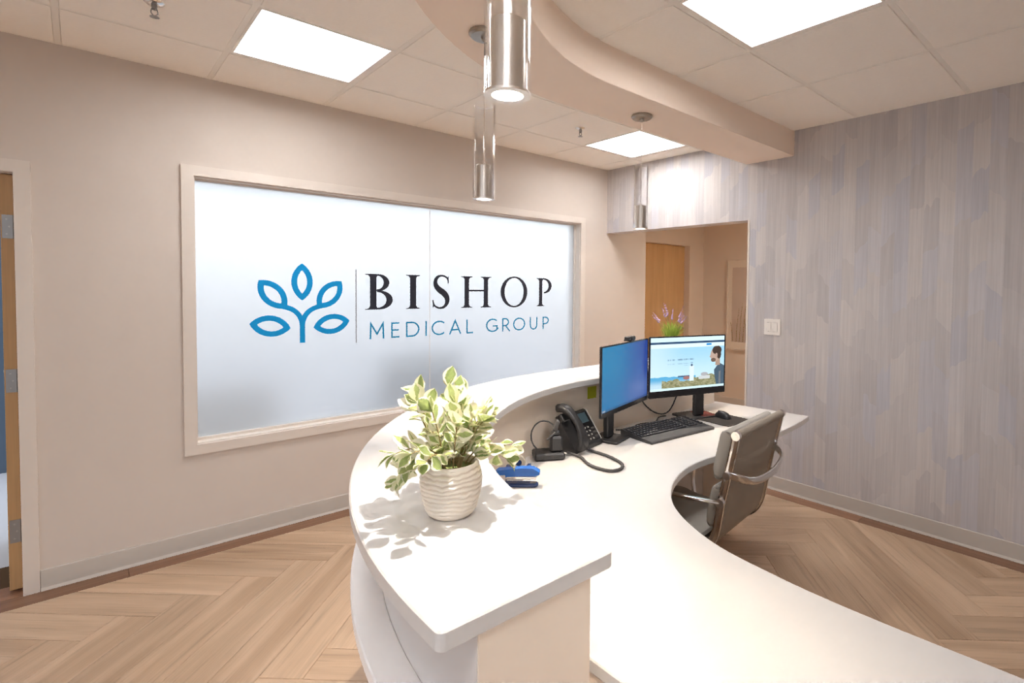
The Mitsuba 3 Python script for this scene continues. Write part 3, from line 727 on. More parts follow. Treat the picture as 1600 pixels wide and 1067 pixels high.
# ------------------------------------------------------------------ light switch
t = thing('light_switch', 'white two-rocker light switch plate on the wallpapered wall', 'light switch')
pl = rrect(-1.812, -1.684, 1.170, 1.291, .006)
def wallplate(poly, x0, x1): return sideways(poly, x0, x1)
obj('plate', wallplate(pl, -.007, -.0004), M_WHITEP, t, smooth=False)
M_GAP = pr('switch_gap', (0.42, 0.39, 0.36), 0.6)
obj('switch_gap', cat(*[wallplate(rect(y - .0185, y + .0185, 1.195, 1.266), -.0076, -.0068) for y in (-1.773, -1.723)]), M_GAP, t, smooth=False, kind='stuff')
for y in (-1.773, -1.723):
    obj('rocker', cat(wallplate(rect(y - .0165, y + .0165, 1.197, 1.264), -.0095, -.0065), wallplate(rect(y - .0165, y + .0165, 1.228, 1.264), -.0115, -.009)), M_WHITEP, t, smooth=False)

# ------------------------------------------------------------------ potted plant on the raised counter
PX, PY = -3.284, -2.752
t = thing('potted_plant', 'variegated cream and green leafy plant in a ribbed cream pot on the counter', 'potted plant')
prof = [(0.030, 0.0), (0.041, 0.001), (0.0455, 0.006)] + [(0.0455 + 0.0135 * math.sin(PI * min(1, u * 1.06) * 0.62 + 0.05) - 0.0125 * max(0, u - .62) ** 1.5 * 2.2, 0.006 + 0.094 * u) for u in np.linspace(0.02, 1, 60)]
rtop = prof[-1][0]
prof += [(rtop - .001, 0.102), (rtop - .003, 0.103), (rtop - .006, 0.101), (rtop - .007, 0.085), (0.0, 0.083)]
pm = lathe(prof, 120)
v = pm.vertices.copy(); r = np.hypot(v[:, 0], v[:, 1]); th = np.arctan2(v[:, 1], v[:, 0])
outer_ = (v[:, 2] > .012) & (v[:, 2] < .098) & (r > .044)
wob = meshkit.fbm(np.c_[np.cos(th) * 2.2, np.sin(th) * 2.2, v[:, 2] * 30], 3, 3) * 2.2 + 0.5 * meshkit.noise(np.c_[np.cos(th) * 7, np.sin(th) * 7, v[:, 2] * 60], 8)
wave = np.sin(v[:, 2] / .0092 * 2 * PI + wob * 3.6)
groove = np.clip(wave, -1, 1) * outer_
k_ = 1 + groove * .0014 / np.maximum(r, 1e-4)
v[:, 0] *= k_; v[:, 1] *= k_
cs = 0.5 - 0.5 * groove
patch = meshkit.fbm(np.c_[np.cos(th) * 3, np.sin(th) * 3, v[:, 2] * 18], 3, 11)
amt = np.clip((cs - .35) * 1.5, 0, 1) * np.clip((v[:, 2] - .01) / .05, 0.25, 1) * (0.55 + 0.6 * patch) * outer_
col = np.array([0.87, 0.775, 0.65]) * (1 - amt[:, None]) + np.array([0.57, 0.45, 0.33]) * amt[:, None]
pm = trimesh.Trimesh(v + [PX, PY, ZC + .0005], pm.faces, process=False)
obj('pot', pm, M_POT, t, smooth=True, color=col)
obj('moss', lathe([(0.0, .094), (.025, .094), (.046, .088), (.046, .082), (0, .082)], 24, (PX, PY, ZC)), M_MOSS, t)
rng = np.random.default_rng(12)
def leaf_mesh(L, Wd, bend, cup, k):
    nu, nv = 9, 5
    u = np.linspace(0, 1, nu); vv = np.linspace(-1, 1, nv)
    prof = np.array([.07, .24, .55, .82, .98, 1.0, .84, .55, .05])
    V, UV = [], []
    for i in range(nu):
        for j in range(nv):
            w = vv[j] * prof[i] * Wd / 2
            V.append([u[i] * L, w, -bend * u[i] ** 2 * L + cup * abs(vv[j]) ** 1.6 * prof[i] * Wd])
            UV.append([u[i] * 0.98 + 0.01 + 4 * k, vv[j] * 0.5 + 0.5])
    F = []
    for i in range(nu - 1):
        for j in range(nv - 1):
            a = i * nv + j; F += [[a, a + nv, a + nv + 1], [a, a + nv + 1, a + 1]]
    return np.array(V), np.array(F), np.array(UV)
def frame_(d, up=(0, 0, 1), roll=0.0):
    d = np.array(d, float); d /= np.linalg.norm(d)
    s = np.cross(up, d); s = s / np.linalg.norm(s) if np.linalg.norm(s) > 1e-6 else np.array([1.0, 0, 0])
    n = np.cross(d, s)
    s2 = s * math.cos(roll) + n * math.sin(roll); n2 = -s * math.sin(roll) + n * math.cos(roll)
    return np.stack([d, s2, n2], 1)
stems = []; leaf_id = 0
base = np.array([PX, PY, ZC + .088])
NST = 27
for s in range(NST):
    az = 2 * PI * (s * 0.381966) + rng.uniform(-.2, .2)
    el = np.radians([84, 66, 50, 36, 20, 4, -22, 60][s % 8] + rng.uniform(-7, 7))
    Ls = rng.uniform(0.088, 0.128) * (1.10 if el > 1.0 else 1.0)
    d0 = np.array([math.cos(az) * math.cos(el), math.sin(az) * math.cos(el), math.sin(el)])
    st0 = base + np.array([math.cos(az), math.sin(az), 0]) * rng.uniform(.006, .030)
    mid = st0 + (d0 * .5 + [0, 0, .5]) * Ls * .5
    tip = mid + (d0 + [0, 0, -.18 if el < .8 else .1]) * Ls * .62
    pts = spline([st0, mid, tip], 12)
    obj('stem', tube(pts, np.linspace(.0017, .0009, 12), 5), M_STEM, t)
    for q in (3, 5, 7, 9, 11):
        dirs = pts[q] - pts[q - 1]; dirs /= np.linalg.norm(dirs)
        for side in ((0, PI) if q < 11 else (0, PI, PI / 2)):
            fr = frame_(dirs)
            a_ = side + q * 1.3 + rng.uniform(-.3, .3)
            outd = fr[:, 1] * math.cos(a_) + fr[:, 2] * math.sin(a_)
            d = dirs * rng.uniform(.35, .9) + outd * rng.uniform(.7, 1.0) + np.array([0, 0, .12])
            if q == 11: d = dirs * 1.1 + outd * .45
            L = rng.uniform(.028, .044) * (0.85 if q < 6 else 1); Wd = L * rng.uniform(.60, .78)
            V, F, UV = leaf_mesh(L, Wd, rng.uniform(-.25, .45), rng.uniform(.02, .20), leaf_id)
            Rm = frame_(d, up=(rng.normal() * .35 - .3, rng.normal() * .35 - .35, 1), roll=rng.normal() * .45)
            P = V @ Rm.T + pts[q]
            if P[:, 2].min() < ZC + .004: continue
            rad = np.hypot(P[:, 0] - PX, P[:, 1] - PY)
            if ((rad < .060) & (P[:, 2] < ZC + .103)).any(): continue
            if leaf_id < 290:
                obj('leaf', trimesh.Trimesh(P, F, process=False), M_LEAF, t, smooth=True, uv=UV)
            leaf_id += 1

# ------------------------------------------------------------------ lavender on the counter behind the right monitor
LX, LY = -1.13, -1.655
t = thing('lavender_plant', 'small artificial lavender plant standing behind the right monitor', 'potted plant')
obj('pot', lathe([(0, 0.0), (.040, 0), (.044, .004), (.052, .105), (.052, .11), (.047, .11), (.045, .10), (0, .098)], 32, (LX, LY, ZC + .0005)), M_WHITEP, t)
rg2 = np.random.default_rng(4)
bl = []
for s in range(170):
    az = rg2.uniform(0, 2 * PI); r0 = rg2.uniform(0, .034); ln = rg2.uniform(.085, .15); sp = rg2.uniform(.01, .085)
    a = np.array([LX + r0 * math.cos(az), LY + r0 * math.sin(az), ZC + .098]); o = np.array([math.cos(az), math.sin(az), 0])
    pts = spline([a, a + o * sp * .35 + [0, 0, ln * .6], a + o * sp + [0, 0, ln]], 6)
    w = np.cross(o, [0, 0, 1]) * .0032
    V = np.vstack([np.c_[p + w * f_, ] .reshape(1, 3) if False else np.array([p - w * f_, p + w * f_]) for p, f_ in zip(pts, (1, 1, .95, .8, .55, .05))])
    F = []
    for i in range(5): F += [[2 * i, 2 * i + 1, 2 * i + 3], [2 * i, 2 * i + 3, 2 * i + 2]]
    bl.append(trimesh.Trimesh(V, F, process=False))
obj('grass_blades', cat(*bl), 'mat_grass_leaf', t, smooth=False, kind='stuff')
for s in range(11):
    az = 2 * PI * s / 11 + rg2.uniform(-.2, .2); sp = rg2.uniform(.02, .125); ln = rg2.uniform(.15, .205)
    a = np.array([LX, LY, ZC + .095]); o = np.array([math.cos(az), math.sin(az), 0])
    pts = spline([a, a + o * sp * .45 + [0, 0, ln * .6], a + o * sp + [0, 0, ln]], 10)
    fs = obj('flower_stalk', tube(pts, .0011, 5), M_STEM, t)
    hd = []
    for q in range(7):
        p = pts[9] + (pts[9] - pts[8]) * (q * .5) - (pts[9] - pts[8]) * .8
        ic = trimesh.creation.icosphere(subdivisions=1, radius=.0062 * (1 - .08 * q)); ic.apply_scale([1, 1, .8]); ic.apply_translation(p + rg2.normal(size=3) * .0012); hd.append(ic)
    obj('flower_spike', cat(*hd), M_LAV, fs)

# ------------------------------------------------------------------ monitors
def screen_left(p, n, uv):
    u, v = uv.x, uv.y
    c = mix((0.004, 0.20, 0.46), (0.006, 0.055, 0.34), sstep(0.25, 0.95, u))
    c = mix(c, (0.004, 0.26, 0.52), 0.7 * sstep(0.6, 0.0, u) * sstep(0.2, 0.7, v))
    glow = dr.exp(-(dr.square((u - 0.80) * 3.2) + dr.square((v - 0.18) * 4.5)))
    c = mix(c, (0.11, 0.20, 0.50), 0.85 * glow)
    win = dr.select((dr.abs(u - 0.80) < 0.055) & (dr.abs(v - 0.55) < 0.13) & (dr.abs(u - 0.80) > 0.003) & (dr.abs(v - 0.55) > 0.006), 1.0, 0.0)
    c = mix(c, (0.01, 0.14, 0.46), 0.35 * win)
    bar = dr.select(v < 0.035, 1.0, 0.0)
    c = mix(c, (0.01, 0.05, 0.13), 0.5 * bar)
    icon = dr.select((u < 0.075) & (u > 0.02) & (v < 0.03) & (v > 0.006), 1.0, 0.0)
    return mix(c, (0.6, 0.65, 0.7), 0.6 * icon)
def inbox(u, v, a, b, c, d): return (u > a) & (u < b) & (v > c) & (v < d)
def inell(u, v, cx, cy, rx, ry): return (dr.square((u - cx) / rx) + dr.square((v - cy) / ry)) < 1
def screen_right(p, n, uv):
    u, v = uv.x, uv.y
    c = mix((0.56, 0.80, 0.93), (0.36, 0.67, 0.90), sstep(0.25, 0.8, v))
    c = mix(c, (0.66, 0.84, 0.93), 0.6 * sstep(0.5, 0.0, u))
    put = lambda c, m, col, a=1.0: mix(c, col, dr.select(m, a, 0.0))
    sea = (v < 0.245 + 0.02 * n_(u * 20)) & (u < 0.60)
    c = put(c, sea, (0.10, 0.42, 0.70)); c = mix(c, (0.62, 0.80, 0.88), dr.select(sea, 1.0, 0.0) * sstep(0.22, 0.08, v) * 0.8)
    c = put(c, (v > 0.235) & (v < 0.262) & (u > 0.36) & (u < 0.53), (0.06, 0.12, 0.22))
    c = put(c, inell(u, v, 0.475, 0.215, 0.045, 0.035), (0.36, 0.16, 0.15))
    land = v < 0.115 + 0.13 * fbm(u * 14, 2.0) + 0.10 * sstep(0.5, 0.85, u)
    rock = mix((0.15, 0.16, 0.06), (0.42, 0.40, 0.24), n_(u * 60, v * 60))
    c = mix(c, rock, dr.select(land & (u > 0.15), 1.0, 0.0))
    c = put(c, inbox(u, v, 0.515, 0.575, 0.15, 0.44), (0.72, 0.84, 0.90))
    c = put(c, inbox(u, v, 0.64, 0.80, 0.17, 0.235), (0.62, 0.66, 0.66)); c = put(c, inell(u, v, 0.72, 0.265, 0.05, 0.035), (0.42, 0.43, 0.45))
    c = put(c, inell(u, v, 0.545, 0.455, 0.013, 0.022), (0.03, 0.07, 0.15))
    c = put(c, inbox(u, v, 0.53, 0.56, 0.49, 0.51), (0.10, 0.2, 0.3), .6)
    txt = (n_(u * 130, 1.0) > 0.38)
    c = put(c, inbox(u, v, 0.225, 0.575, 0.556, 0.586) & txt, (0.14, 0.26, 0.36), .75)
    c = put(c, inbox(u, v, 0.225, 0.52, 0.485, 0.502) & txt, (0.22, 0.36, 0.46), .6)
    c = put(c, inbox(u, v, 0.44, 0.52, 0.45, 0.465) & txt, (0.22, 0.36, 0.46), .5)
    # the man in profile
    c = put(c, ((u > 0.855 + 0.25 * dr.square(0.42 - v)) & (v < 0.46 - 0.9 * dr.maximum(0.0, u - 0.94)) & (v < 0.30 + 1.9 * dr.maximum(0.0, u - 0.84)) & (v > 0.045)), (0.055, 0.10, 0.145))
    c = put(c, inbox(u, v, 0.925, 0.95, 0.045, 0.30), (0.22, 0.22, 0.22), .7)
    c = put(c, inbox(u, v, 0.875, 0.94, 0.42, 0.56), (0.42, 0.30, 0.23))
    c = put(c, inell(u, v, 0.865, 0.625, 0.062, 0.135), (0.50, 0.36, 0.29))
    c = put(c, inell(u, v, 0.815, 0.60, 0.022, 0.03), (0.50, 0.36, 0.29))
    c = put(c, inell(u, v, 0.845, 0.528, 0.034, 0.038), (0.16, 0.10, 0.07))
    c = put(c, inell(u, v, 0.895, 0.72, 0.066, 0.085), (0.045, 0.028, 0.02))
    c = put(c, inell(u, v, 0.925, 0.645, 0.030, 0.10), (0.045, 0.028, 0.02))
    c = put(c, inell(u, v, 0.888, 0.62, 0.016, 0.045), (0.48, 0.33, 0.27))
    c = put(c, v > 0.80, (0.74, 0.90, 0.97)); c = put(c, inbox(u, v, 0.745, 0.815, 0.825, 0.862), (0.03, 0.28, 0.68))
    c = put(c, v > 0.875, (0.025, 0.075, 0.16)); c = put(c, v > 0.915, (0.68, 0.88, 0.97))
    c = put(c, v < 0.045, (0.66, 0.86, 0.93))
    return c

def monitor(p0, p1, zlo, zhi, stand, fn, gain, label, key_base, red):
    """p0, p1: lower left and right corner seen from the front"""
    p0, p1 = np.array(p0), np.array(p1)
    w = np.linalg.norm(p1 - p0); ax = (p1 - p0) / w; yaw = math.atan2(ax[1], ax[0])
    c = (p0 + p1) / 2
    M = mat4((c[0], c[1], zlo), yaw)       # local: x right, y away from the viewer, z up
    t = thing('computer_monitor', label, 'monitor', 'monitors on the desk')
    h = zhi - zlo
    obj('housing', move(cat(box(-w / 2, w / 2, 0.0, 0.010, 0, h, .003), box(-.15, .13, 0.009, 0.030, 0.04, h - .05, .010), box(-.10, .08, .028, .040, .08, h - .10, .005)), M), M_BLACK, t, smooth=False)
    ti, bi = .006, (.036 if red else .022)
    be = rect(-w / 2, w / 2, 0, h).difference(rect(-w / 2 + ti, w / 2 - ti, bi, h - ti))
    obj('bezel', move(upright(be, -.003, 0.0), M), M_BLACKG, t, smooth=False)
    v = np.array([[-w / 2 + ti, -.0008, bi], [w / 2 - ti, -.0008, bi], [w / 2 - ti, -.0008, h - ti], [-w / 2 + ti, -.0008, h - ti]])
    v = v @ M[:3, :3].T + M[:3, 3]
    # uv belongs to the emitter's proc, so wrap the gain there
    obj('screen', trimesh.Trimesh(v, [[0, 1, 2], [0, 2, 3]], process=False), M_BLACK, t, smooth=False, uv=np.array([[0, 0], [1, 0], [1, 1], [0, 1.0]]),
        emitter={'type': 'area', 'radiance': mikit.proc(lambda p, n, uv: fn(p, n, uv) * gain)})
    sx, sy, bw, bd = stand
    L = lambda x0, x1, y0, y1, z0, z1, b=.003: move(box(x0, x1, y0, y1, z0 - zlo, z1 - zlo, b), M)
    obj('stand_post', L(sx - .034, sx + .034, .040, .068, ZD + .012, zlo + h * .62, .006), M_BLACK, t, smooth=False)
    pts = np.array(rrect(sx - bw / 2, sx + bw / 2, sy - bd / 2, sy + bd / 2, .012).exterior.coords)[:-1]
    bs = slab(pts, ZD + .0005, ZD + .012, .003); bs.apply_transform(mat4((c[0], c[1], 0), yaw))
    bk = obj('stand_base', bs, M_BLACK, t, smooth=False)
    if red:
        pts = np.array(rrect(sx + .01, sx + bw / 2 - .008, sy - bd / 2 + .01, sy + bd / 2 - .012, .006).exterior.coords)[:-1]
        rs = slab(pts, ZD + .0118, ZD + .0128, .0003); rs.apply_transform(mat4((c[0], c[1], 0), yaw))
        obj('red_inlay', rs, M_MAROON, bk, smooth=False, label='dark red inlay')
    return M, w, h
ML, wL, hL = monitor((-2.102, -2.000), (-1.600, -1.856), 0.917, 1.245, (-.078, .046, .148, .150), screen_left, 0.72, 'left monitor showing a plain blue desktop, webcam on its top edge', 0, False)
MR, wR, hR = monitor((-1.606, -1.872), (-1.110, -2.024), 0.921, 1.252, (.116, .080, .22, .160), screen_right, 0.95, 'right monitor showing a web page with a man before the sea', 0, True)
t = thing('webcam', 'small black webcam clipped to the top edge of the left monitor', 'webcam')
obj('body', move(rbox((.088, .026, .022), .007), ML @ mat4((.06, .010, hL + .014))), M_BLACK, t)
obj('clip', move(box(-.022, .022, -.006, .034, hL + .0005, hL + .006, .001), ML @ mat4((.06, 0, 0))), M_BLACK, t, smooth=False)
obj('lens', move(trimesh.creation.cylinder(.007, .004, sections=20, transform=mat4((.06, -.004, hL + .014), rx=PI / 2)), ML), M_BLACKG, t)
# cables behind the monitors
def cable(pts, r=.0030, label='', grp=None):
    return one('cable', tube(spline(pts, 50), r, 8), M_BLACK, label, 'cable', grp)
z_ = ZD + .004
cable([(-1.62, -1.80, .98), (-1.55, -1.79, .88), (-1.45, -1.80, .81), (-1.34, -1.80, .80), (-1.26, -1.79, .86), (-1.22, -1.80, .93)], .004, 'black cable sagging between the two monitors')
cable([(-1.80, -1.815, z_), (-1.70, -1.845, z_), (-1.62, -1.82, z_), (-1.52, -1.845, z_), (-1.44, -1.805, z_), (-1.36, -1.800, z_)], .0033, 'black cable lying on the desk behind the keyboard')

# ------------------------------------------------------------------ keyboard, mouse, pad
KM = mat4((-1.614, -2.006, ZD + .001), math.radians(-5.0))
t = thing('keyboard', 'black keyboard with palm rest in front of the monitors', 'keyboard')
prof = [(-.115, 0), (-.115, .008), (-.110, .012), (-.045, .016), (.095, .030), (.100, .026), (.100, 0)]
kb = sideways(sg.Polygon(prof), -.235, .235)
obj('body', move(kb, KM), M_DARKG, t, smooth=False)
keys = []
def kz(y): return .016 + (y + .045) / .14 * .014
for r_, row in enumerate(np.linspace(-.034, .082, 6)):
    for c_ in range(21):
        if c_ in (15, 19): continue
        if r_ == 0 and 4 <= c_ <= 8: continue
        xk = -.221 + c_ * .0221
        keys.append(box(xk - .0090, xk + .0090, row - .0088, row + .0088, kz(row) - .001, kz(row) + .0055, .0018))
    if r_ == 0: keys.append(box(-.221 + 4 * .0221 - .009, -.221 + 8 * .0221 + .009, row - .0088, row + .0088, kz(row) - .001, kz(row) + .0055, .0018))
obj('keys', move(cat(*keys), KM), M_KEY, t, smooth=False, kind='stuff')
lg = [box(-.221 + c_ * .0221 - .003, -.221 + c_ * .0221 + .001, row - .001, row + .004, kz(row) + .0055, kz(row) + .0058) for r_, row in enumerate(np.linspace(-.034, .082, 6)) for c_ in range(21) if c_ not in (15, 19) and not (r_ == 0 and 4 <= c_ <= 8)]
obj('key_legends', move(cat(*lg), KM), M_PALE, t, smooth=False, kind='stuff')
t = one('mouse_pad', slab(np.array(sa.rotate(rrect(-1.29, -1.06, -2.175, -1.955, .015), -4).exterior.coords)[:-1], ZD + .0005, ZD + .004, .001), M_PAD, 'thin dark grey mouse pad on the desk by the chair', 'mouse pad', smooth=False)
t = thing('computer_mouse', 'black mouse lying on the grey mouse pad', 'mouse')
ms = trimesh.creation.icosphere(subdivisions=4, radius=1.0)
v = ms.vertices; v = v * [.031, .056, .036]; v[:, 2] = np.maximum(v[:, 2], 0); v[:, 0] *= 1 - .12 * np.cos(v[:, 1] / .056 * 3)
MM = mat4((-1.145, -2.04, ZD + .0043), math.radians(-12))
obj('shell', move(trimesh.Trimesh(v, ms.faces, process=False), MM), M_BLACK, t, smooth=40)
obj('wheel', move(trimesh.creation.cylinder(.008, .006, sections=18, transform=mat4((0, .030, .027), ry=PI / 2)), MM), M_DARKG, t)

# ------------------------------------------------------------------ desk phone
PM = mat4((-2.128, -1.952, ZD + .0005), math.radians(10))    # local: x right, y back, z up; origin middle of the front edge
t = thing('desk_phone', 'black office phone with curved handset, keypad and coiled cord', 'telephone')
side = sg.Polygon([(0, 0), (0, .016), (.004, .020), (.112, .158), (.120, .158), (.126, .150), (.118, .128), (.060, .040), (.075, .0)])
side = sg.Polygon([(0, 0), (0, .018), (.005, .024), (.100, .150), (.108, .153), (.116, .148), (.112, .120), (.085, .060), (.120, .006), (.118, 0)])
body = sideways(side, -.100, .105)
obj('body', move(body, PM), M_BLACK, t, smooth=False)
tilt = math.atan2(.126, .095)
FM = PM @ mat4((0, .005, .024)) @ mat4(rx=tilt)              # on the sloped face: x right, y up the slope, z out
obj('faceplate', move(box(-.030, .104, .004, .152, -.001, .004, .002), FM), M_BLACKG, t, smooth=False)
obj('edge_strip', move(box(.104, .109, .0, .158, -.012, .006, .002), FM), M_SILVER, t, smooth=False)
obj('edge_strip', move(box(-.031, -.026, .0, .045, -.002, .006, .001), FM), M_SILVER, t, smooth=False)
M_LCD = pr('phone_screen', (0.05, 0.085, 0.11), 0.1, spec=0.6)
obj('display', move(box(-.012, .085, .095, .145, .0035, .0055, .001), FM), M_LCD, t, smooth=False)
for r_ in range(4):
    for c_ in range(3):
        kx, ky = .004 + c_ * .024, .014 + r_ * .019
        kk = obj('key', move(box(kx - .008, kx + .008, ky - .0058, ky + .0058, .003, .0075, .0015), FM), M_DARKG, t, smooth=False)
        obj('key_print', move(box(kx - .003, kx + .003, ky - .003, ky + .003, .0073, .0078), FM), M_PALE, kk, smooth=False)
for r_ in range(3): obj('soft_key', move(box(.070, .098, .020 + r_ * .02 - .005, .020 + r_ * .02 + .005, .003, .0065, .0015), FM), M_DARKG, t, smooth=False)
hp_ = np.array([(-.076, -.012, .018), (-.076, .008, .042), (-.076, .045, .060), (-.076, .085, .066), (-.076, .130, .060), (-.076, .172, .042), (-.076, .194, .014)])
hs = spline(hp_, 26)
hn = np.gradient(hs, axis=0); hn /= np.linalg.norm(hn, axis=1)[:, None]; nn = np.cross([1.0, 0, 0], hn)
ww = .054 + .010 * np.cos(np.linspace(0, 2 * PI, 26)); tt = .028 + .009 * np.cos(np.linspace(0, 2 * PI, 26))
hand = obj('handset', move(ribbon(hs, nn, ww, (1, 0, 0), tt), FM), M_BLACK, t, smooth=50)
obj('cradle', move(box(-.098, -.046, .125, .165, -.004, .018, .005), FM), M_BLACK, t, smooth=False)
# coiled cord, a loop on the desk
cp = spline([(-2.262, -1.955, ZD + .012), (-2.246, -1.985, ZD + .008), (-2.252, -2.035, ZD + .0075), (-2.284, -2.105, ZD + .0075), (-2.292, -2.185, ZD + .0075), (-2.272, -2.236, ZD + .0075), (-2.232, -2.243, ZD + .0075), (-2.188, -2.214, ZD + .0075), (-2.164, -2.160, ZD + .0075), (-2.150, -2.08, ZD + .0075), (-2.150, -2.01, ZD + .0075), (-2.160, -1.962, ZD + .012)], 420)
obj('coiled_cord', tube(cp, .0056 + .0011 * np.sin(np.arange(420) * 2 * PI / 4.0), 8), M_DARKG, t, smooth=True)

# headset dock at the phone's left
t = thing('headset_dock', 'black headset charging dock with a wire headband beside the phone', 'headset')
HM = mat4((-2.350, -1.928, ZD + .0005), math.radians(-30)) @ np.diag([1.2, 1.2, 1.2, 1.0])
obj('base', move(box(-.052, .058, -.035, .045, 0, .026, .006), HM), M_BLACK, t, smooth=False)
obj('cradle', move(cat(box(.006, .052, -.020, .022, .024, .082, .008), box(.014, .044, -.012, .014, .08, .10, .006)), HM), M_BLACK, t, smooth=False)
a = np.linspace(-.35, PI * 1.30, 40)
hb = np.c_[-.012 + .047 * np.cos(a) , .012 + 0 * a + .010 * np.sin(a), .078 + .052 * np.sin(a)]
obj('headband', move(tube(hb, .0026, 8), HM), M_DARKG, t, smooth=True)
obj('earpiece', move(cat(move(rbox((.016, .030, .040), .007), mat4((.030, .0, .118), ry=.3)), tube([(.03, -.01, .10), (.012, -.015, .085), (-.006, -.012, .070)], .0035, 8)), HM), M_DARKG, t)

# stapler and tape dispenser, partly hidden by the raised counter
SM = mat4((-2.640, -2.097, ZD + .0005), math.radians(-43))
t = thing('stapler', 'bright blue stapler lying on the desk by the counter', 'stapler')
obj('base', move(slab(np.array(rrect(-.075, .080, -.019, .019, .017).exterior.coords)[:-1], 0, .013, .004), SM), M_NAVY, t, smooth=30)
arm = sg.Polygon([(-.078, .036), (-.078, .054), (-.070, .062), (.02, .070), (.062, .069), (.085, .056), (.086, .048), (.078, .043)])
am = sideways(arm, -.017, .017); am.apply_transform(np.array([[0, 1, 0, 0], [-1, 0, 0, 0], [0, 0, 1, 0], [0, 0, 0, 1.0]]))
obj('arm', move(am, SM), M_BLUE, t, smooth=40)
obj('magazine', move(box(-.072, .074, -.009, .009, .026, .038, .002), SM), M_CHROME, t, smooth=False)
obj('anvil', move(box(.050, .072, -.010, .010, .0125, .0145), SM), M_STEEL, t, smooth=False)
obj('side_plate', move(cat(box(-.062, -.040, -.0195, -.017, .010, .045), box(-.062, -.040, .017, .0195, .010, .045)), SM), M_CHROME, t, smooth=False)
TM = mat4((-2.546, -2.004, ZD + .0005), math.radians(-43))
t = thing('tape_dispenser', 'dark blue tape dispenser with a cream roll behind the stapler', 'tape dispenser')
tp = sg.Polygon([(-.060, 0), (-.062, .03), (-.045, .030), (-.030, .018), (.010, .018), (.022, .034), (.034, .036), (.036, .0)])
tm = sideways(tp, -.016, .016); tm.apply_transform(np.array([[0, 1, 0, 0], [-1, 0, 0, 0], [0, 0, 1, 0], [0, 0, 0, 1.0]]))
obj('body', move(tm, TM), M_NAVY, t, smooth=False)
obj('tape_roll', move(trimesh.creation.annulus(.012, .026, .019, sections=40, transform=mat4((-.012, 0, .045), rx=PI / 2)), TM), M_CREAM, t, label='cream tape roll')
obj('hub', move(trimesh.creation.cylinder(.012, .024, sections=24, transform=mat4((-.012, 0, .045), rx=PI / 2)), TM), M_NAVY, t)

# yellow note stuck to the inner wall behind the left monitor
ang = math.degrees(math.atan2(-1.835 + .04 - RC[1], -2.02 - RC[0]))
c = RC + (WI - .0045) * np.array([math.cos(math.radians(88.6)), math.sin(math.radians(88.6))])
one('sticky_note', move(box(-.03, .03, -.0005, .0005, -.03, .03), mat4((c[0], c[1], .985), math.radians(-1.4))), M_NOTE, 'yellow paper note stuck to the inner counter wall behind the left monitor', 'sticky note', smooth=False)

# ------------------------------------------------------------------ office chair
CM = mat4((-1.836, -2.345, 0.0), math.radians(7.3))          # local: x right, y forward (towards the desk), z up
chair = thing('office_chair', 'grey padded leather office chair with chrome frame tucked under the desk', 'chair')
prof = spline([(-.272, .962), (-.252, .86), (-.226, .74), (-.208, .64), (-.190, .555), (-.150, .497), (-.08, .472), (.04, .466), (.14, .474), (.215, .486), (.248, .478)], 60)
pts3 = np.c_[np.zeros(60), prof]
tg = np.gradient(pts3, axis=0); tg /= np.linalg.norm(tg, axis=1)[:, None]
nr = np.cross([1.0, 0, 0], tg)                                # towards the sitter
if nr[5] @ np.array([0, 1, 0]) < 0: nr = -nr
obj('sling', move(ribbon(pts3, nr, .452, (1, 0, 0), .012), CM), M_SLING, chair, smooth=40, label='brown grey leather back shell')
def pad(i0, i1, th, name, wdt=.440):
    p = pts3[i0:i1] + nr[i0:i1] * (.006 + th / 2); N = i1 - i0
    s = np.linspace(-1, 1, N); tk = th * np.clip(1 - np.abs(s) ** 8, .3, 1)
    return obj(name, move(ribbon(p, nr[i0:i1], wdt + 0 * s, (1, 0, 0), tk), CM), M_LEATH, chair, smooth=50)
s_len = np.r_[0, np.cumsum(np.linalg.norm(np.diff(pts3, axis=0), axis=1))]; fr_ = lambda d: int(np.searchsorted(s_len, d))
pad(0, fr_(.205), .078, 'headrest_pad')
pad(fr_(.212), fr_(.400), .062, 'back_pad')
pad(fr_(.520), 59, .052, 'seat_pad')
# top and front rolls of the sling with chrome end caps
obj('top_roll', move(trimesh.creation.cylinder(.0160, .462, sections=28, transform=mat4((0, -.274, .966), ry=PI / 2)), CM), M_SLING, chair)
obj('front_roll', move(trimesh.creation.cylinder(.016, .462, sections=28, transform=mat4((0, .250, .474), ry=PI / 2)), CM), M_SLING, chair)
for s in (-1, 1):
    rail = np.c_[np.full(60, s * .238), prof]
    rl = obj('side_rail', move(ribbon(rail, nr, .016, (1, 0, 0), .028), CM), M_CHROME, chair, smooth=40, label='chrome side rail')
    obj('end_cap', move(cat(trimesh.creation.cylinder(.0172, .018, sections=28, transform=mat4((s * .242, -.274, .966), ry=PI / 2)), trimesh.creation.cylinder(.008, .022, sections=20, transform=mat4((s * .242, -.274, .966), ry=PI / 2))), CM), M_CHROME, rl)
    obj('rail_knob', move(cat(trimesh.creation.cylinder(.017, .020, sections=20, transform=mat4((s * .256, -.222, .705), ry=PI / 2))), CM), M_CHROME, rl)
    arm = spline([(s * .256, -.222, .705), (s * .275, -.16, .706), (s * .282, -.05, .702), (s * .282, .06, .692), (s * .280, .135, .660), (s * .270, .160, .595), (s * .256, .150, .520), (s * .244, .130, .478)], 50)
    an = np.gradient(arm, axis=0); an /= np.linalg.norm(an, axis=1)[:, None]; an = np.cross([1.0, 0, 0], an)
    obj('armrest', move(ribbon(arm, an, .026, (1, 0, 0), .012), CM), M_CHROME, chair, smooth=40, label='chrome loop armrest')
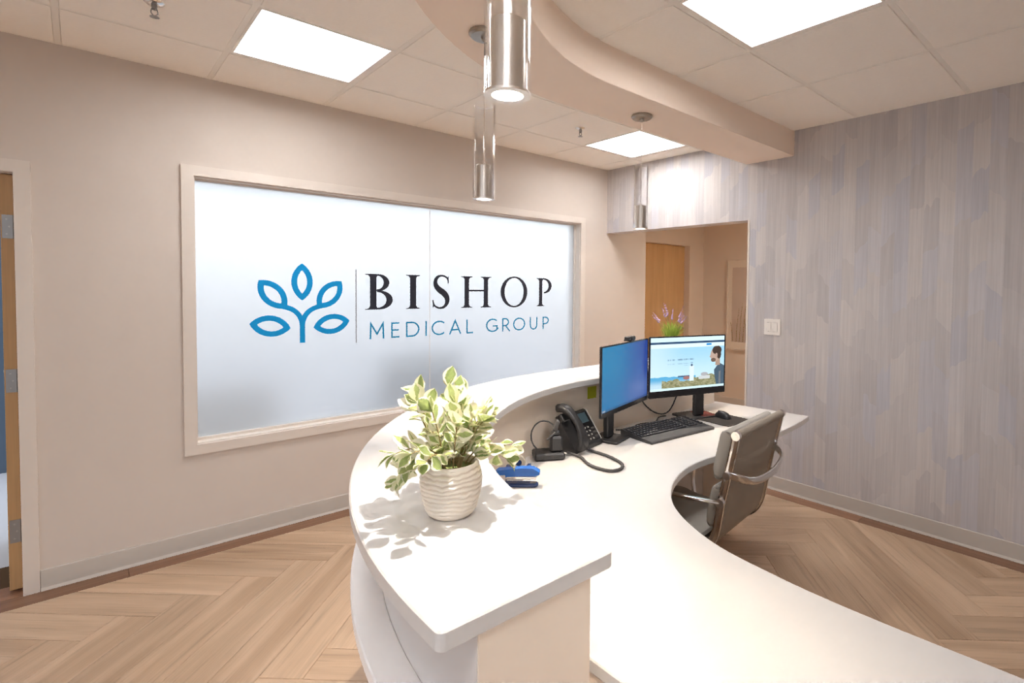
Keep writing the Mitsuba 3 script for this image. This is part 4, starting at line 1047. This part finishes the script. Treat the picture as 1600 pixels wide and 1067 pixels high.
br = spline([(-.238, -.252, .812), (-.215, -.285, .800), (-.13, -.306, .775), (0, -.314, .768), (.13, -.306, .775), (.215, -.285, .800), (.238, -.252, .812)], 40)
bt_ = np.gradient(br, axis=0); bt_ /= np.linalg.norm(bt_, axis=1)[:, None]
wv = np.array([0, 0, 1.0]); bn = np.cross(bt_, wv)
obj('back_brace', move(ribbon(br, bn, .030, wv, .012), CM), M_CHROME, chair, smooth=40, label='chrome brace across the back')
for s in (-1, 1):
    obj('brace_bolt', move(trimesh.creation.cylinder(.014, .03, sections=20, transform=mat4((s * .247, -.245, .812), ry=PI / 2)), CM), M_CHROME, chair)
sb = spline([(-.238, .02, .458), (-.15, .02, .425), (0, .02, .412), (.15, .02, .425), (.238, .02, .458)], 24)
sn = np.gradient(sb, axis=0); sn /= np.linalg.norm(sn, axis=1)[:, None]; sn = np.cross(sn, [0, 1.0, 0])
obj('seat_brace', move(ribbon(sb, sn, .05, (0, 1, 0), .016), CM), M_CHROME, chair, smooth=40)
obj('column', move(lathe([(0, .41), (.035, .41), (.035, .34), (.024, .33), (.024, .20), (.030, .20), (.032, .09), (0, .09)], 28, (0, .02, 0)), CM), M_CHROME, chair)
for q in range(5):
    a = 2 * PI * q / 5 + .3
    R5 = CM @ mat4((0, .02, 0)) @ mat4(rz=a)
    lp = np.array([(.02, 0, .115), (.12, 0, .108), (.22, 0, .090), (.295, 0, .075)])
    lt = np.gradient(lp, axis=0); lt /= np.linalg.norm(lt, axis=1)[:, None]; ln_ = np.cross(lt, [0, 1.0, 0])
    lg_ = obj('base_leg', move(ribbon(lp, ln_, [.046, .040, .034, .028], (0, 1, 0), [.034, .03, .024, .02]), R5), M_CHROME, chair, smooth=40)
    obj('caster', move(cat(trimesh.creation.cylinder(.027, .018, sections=24, transform=mat4((.292, .013, .0275), rx=PI / 2)), trimesh.creation.cylinder(.027, .018, sections=24, transform=mat4((.292, -.013, .0275), rx=PI / 2)), trimesh.creation.cylinder(.006, .05, sections=10, transform=mat4((.292, 0, .05)))), R5), M_BLACK, lg_)
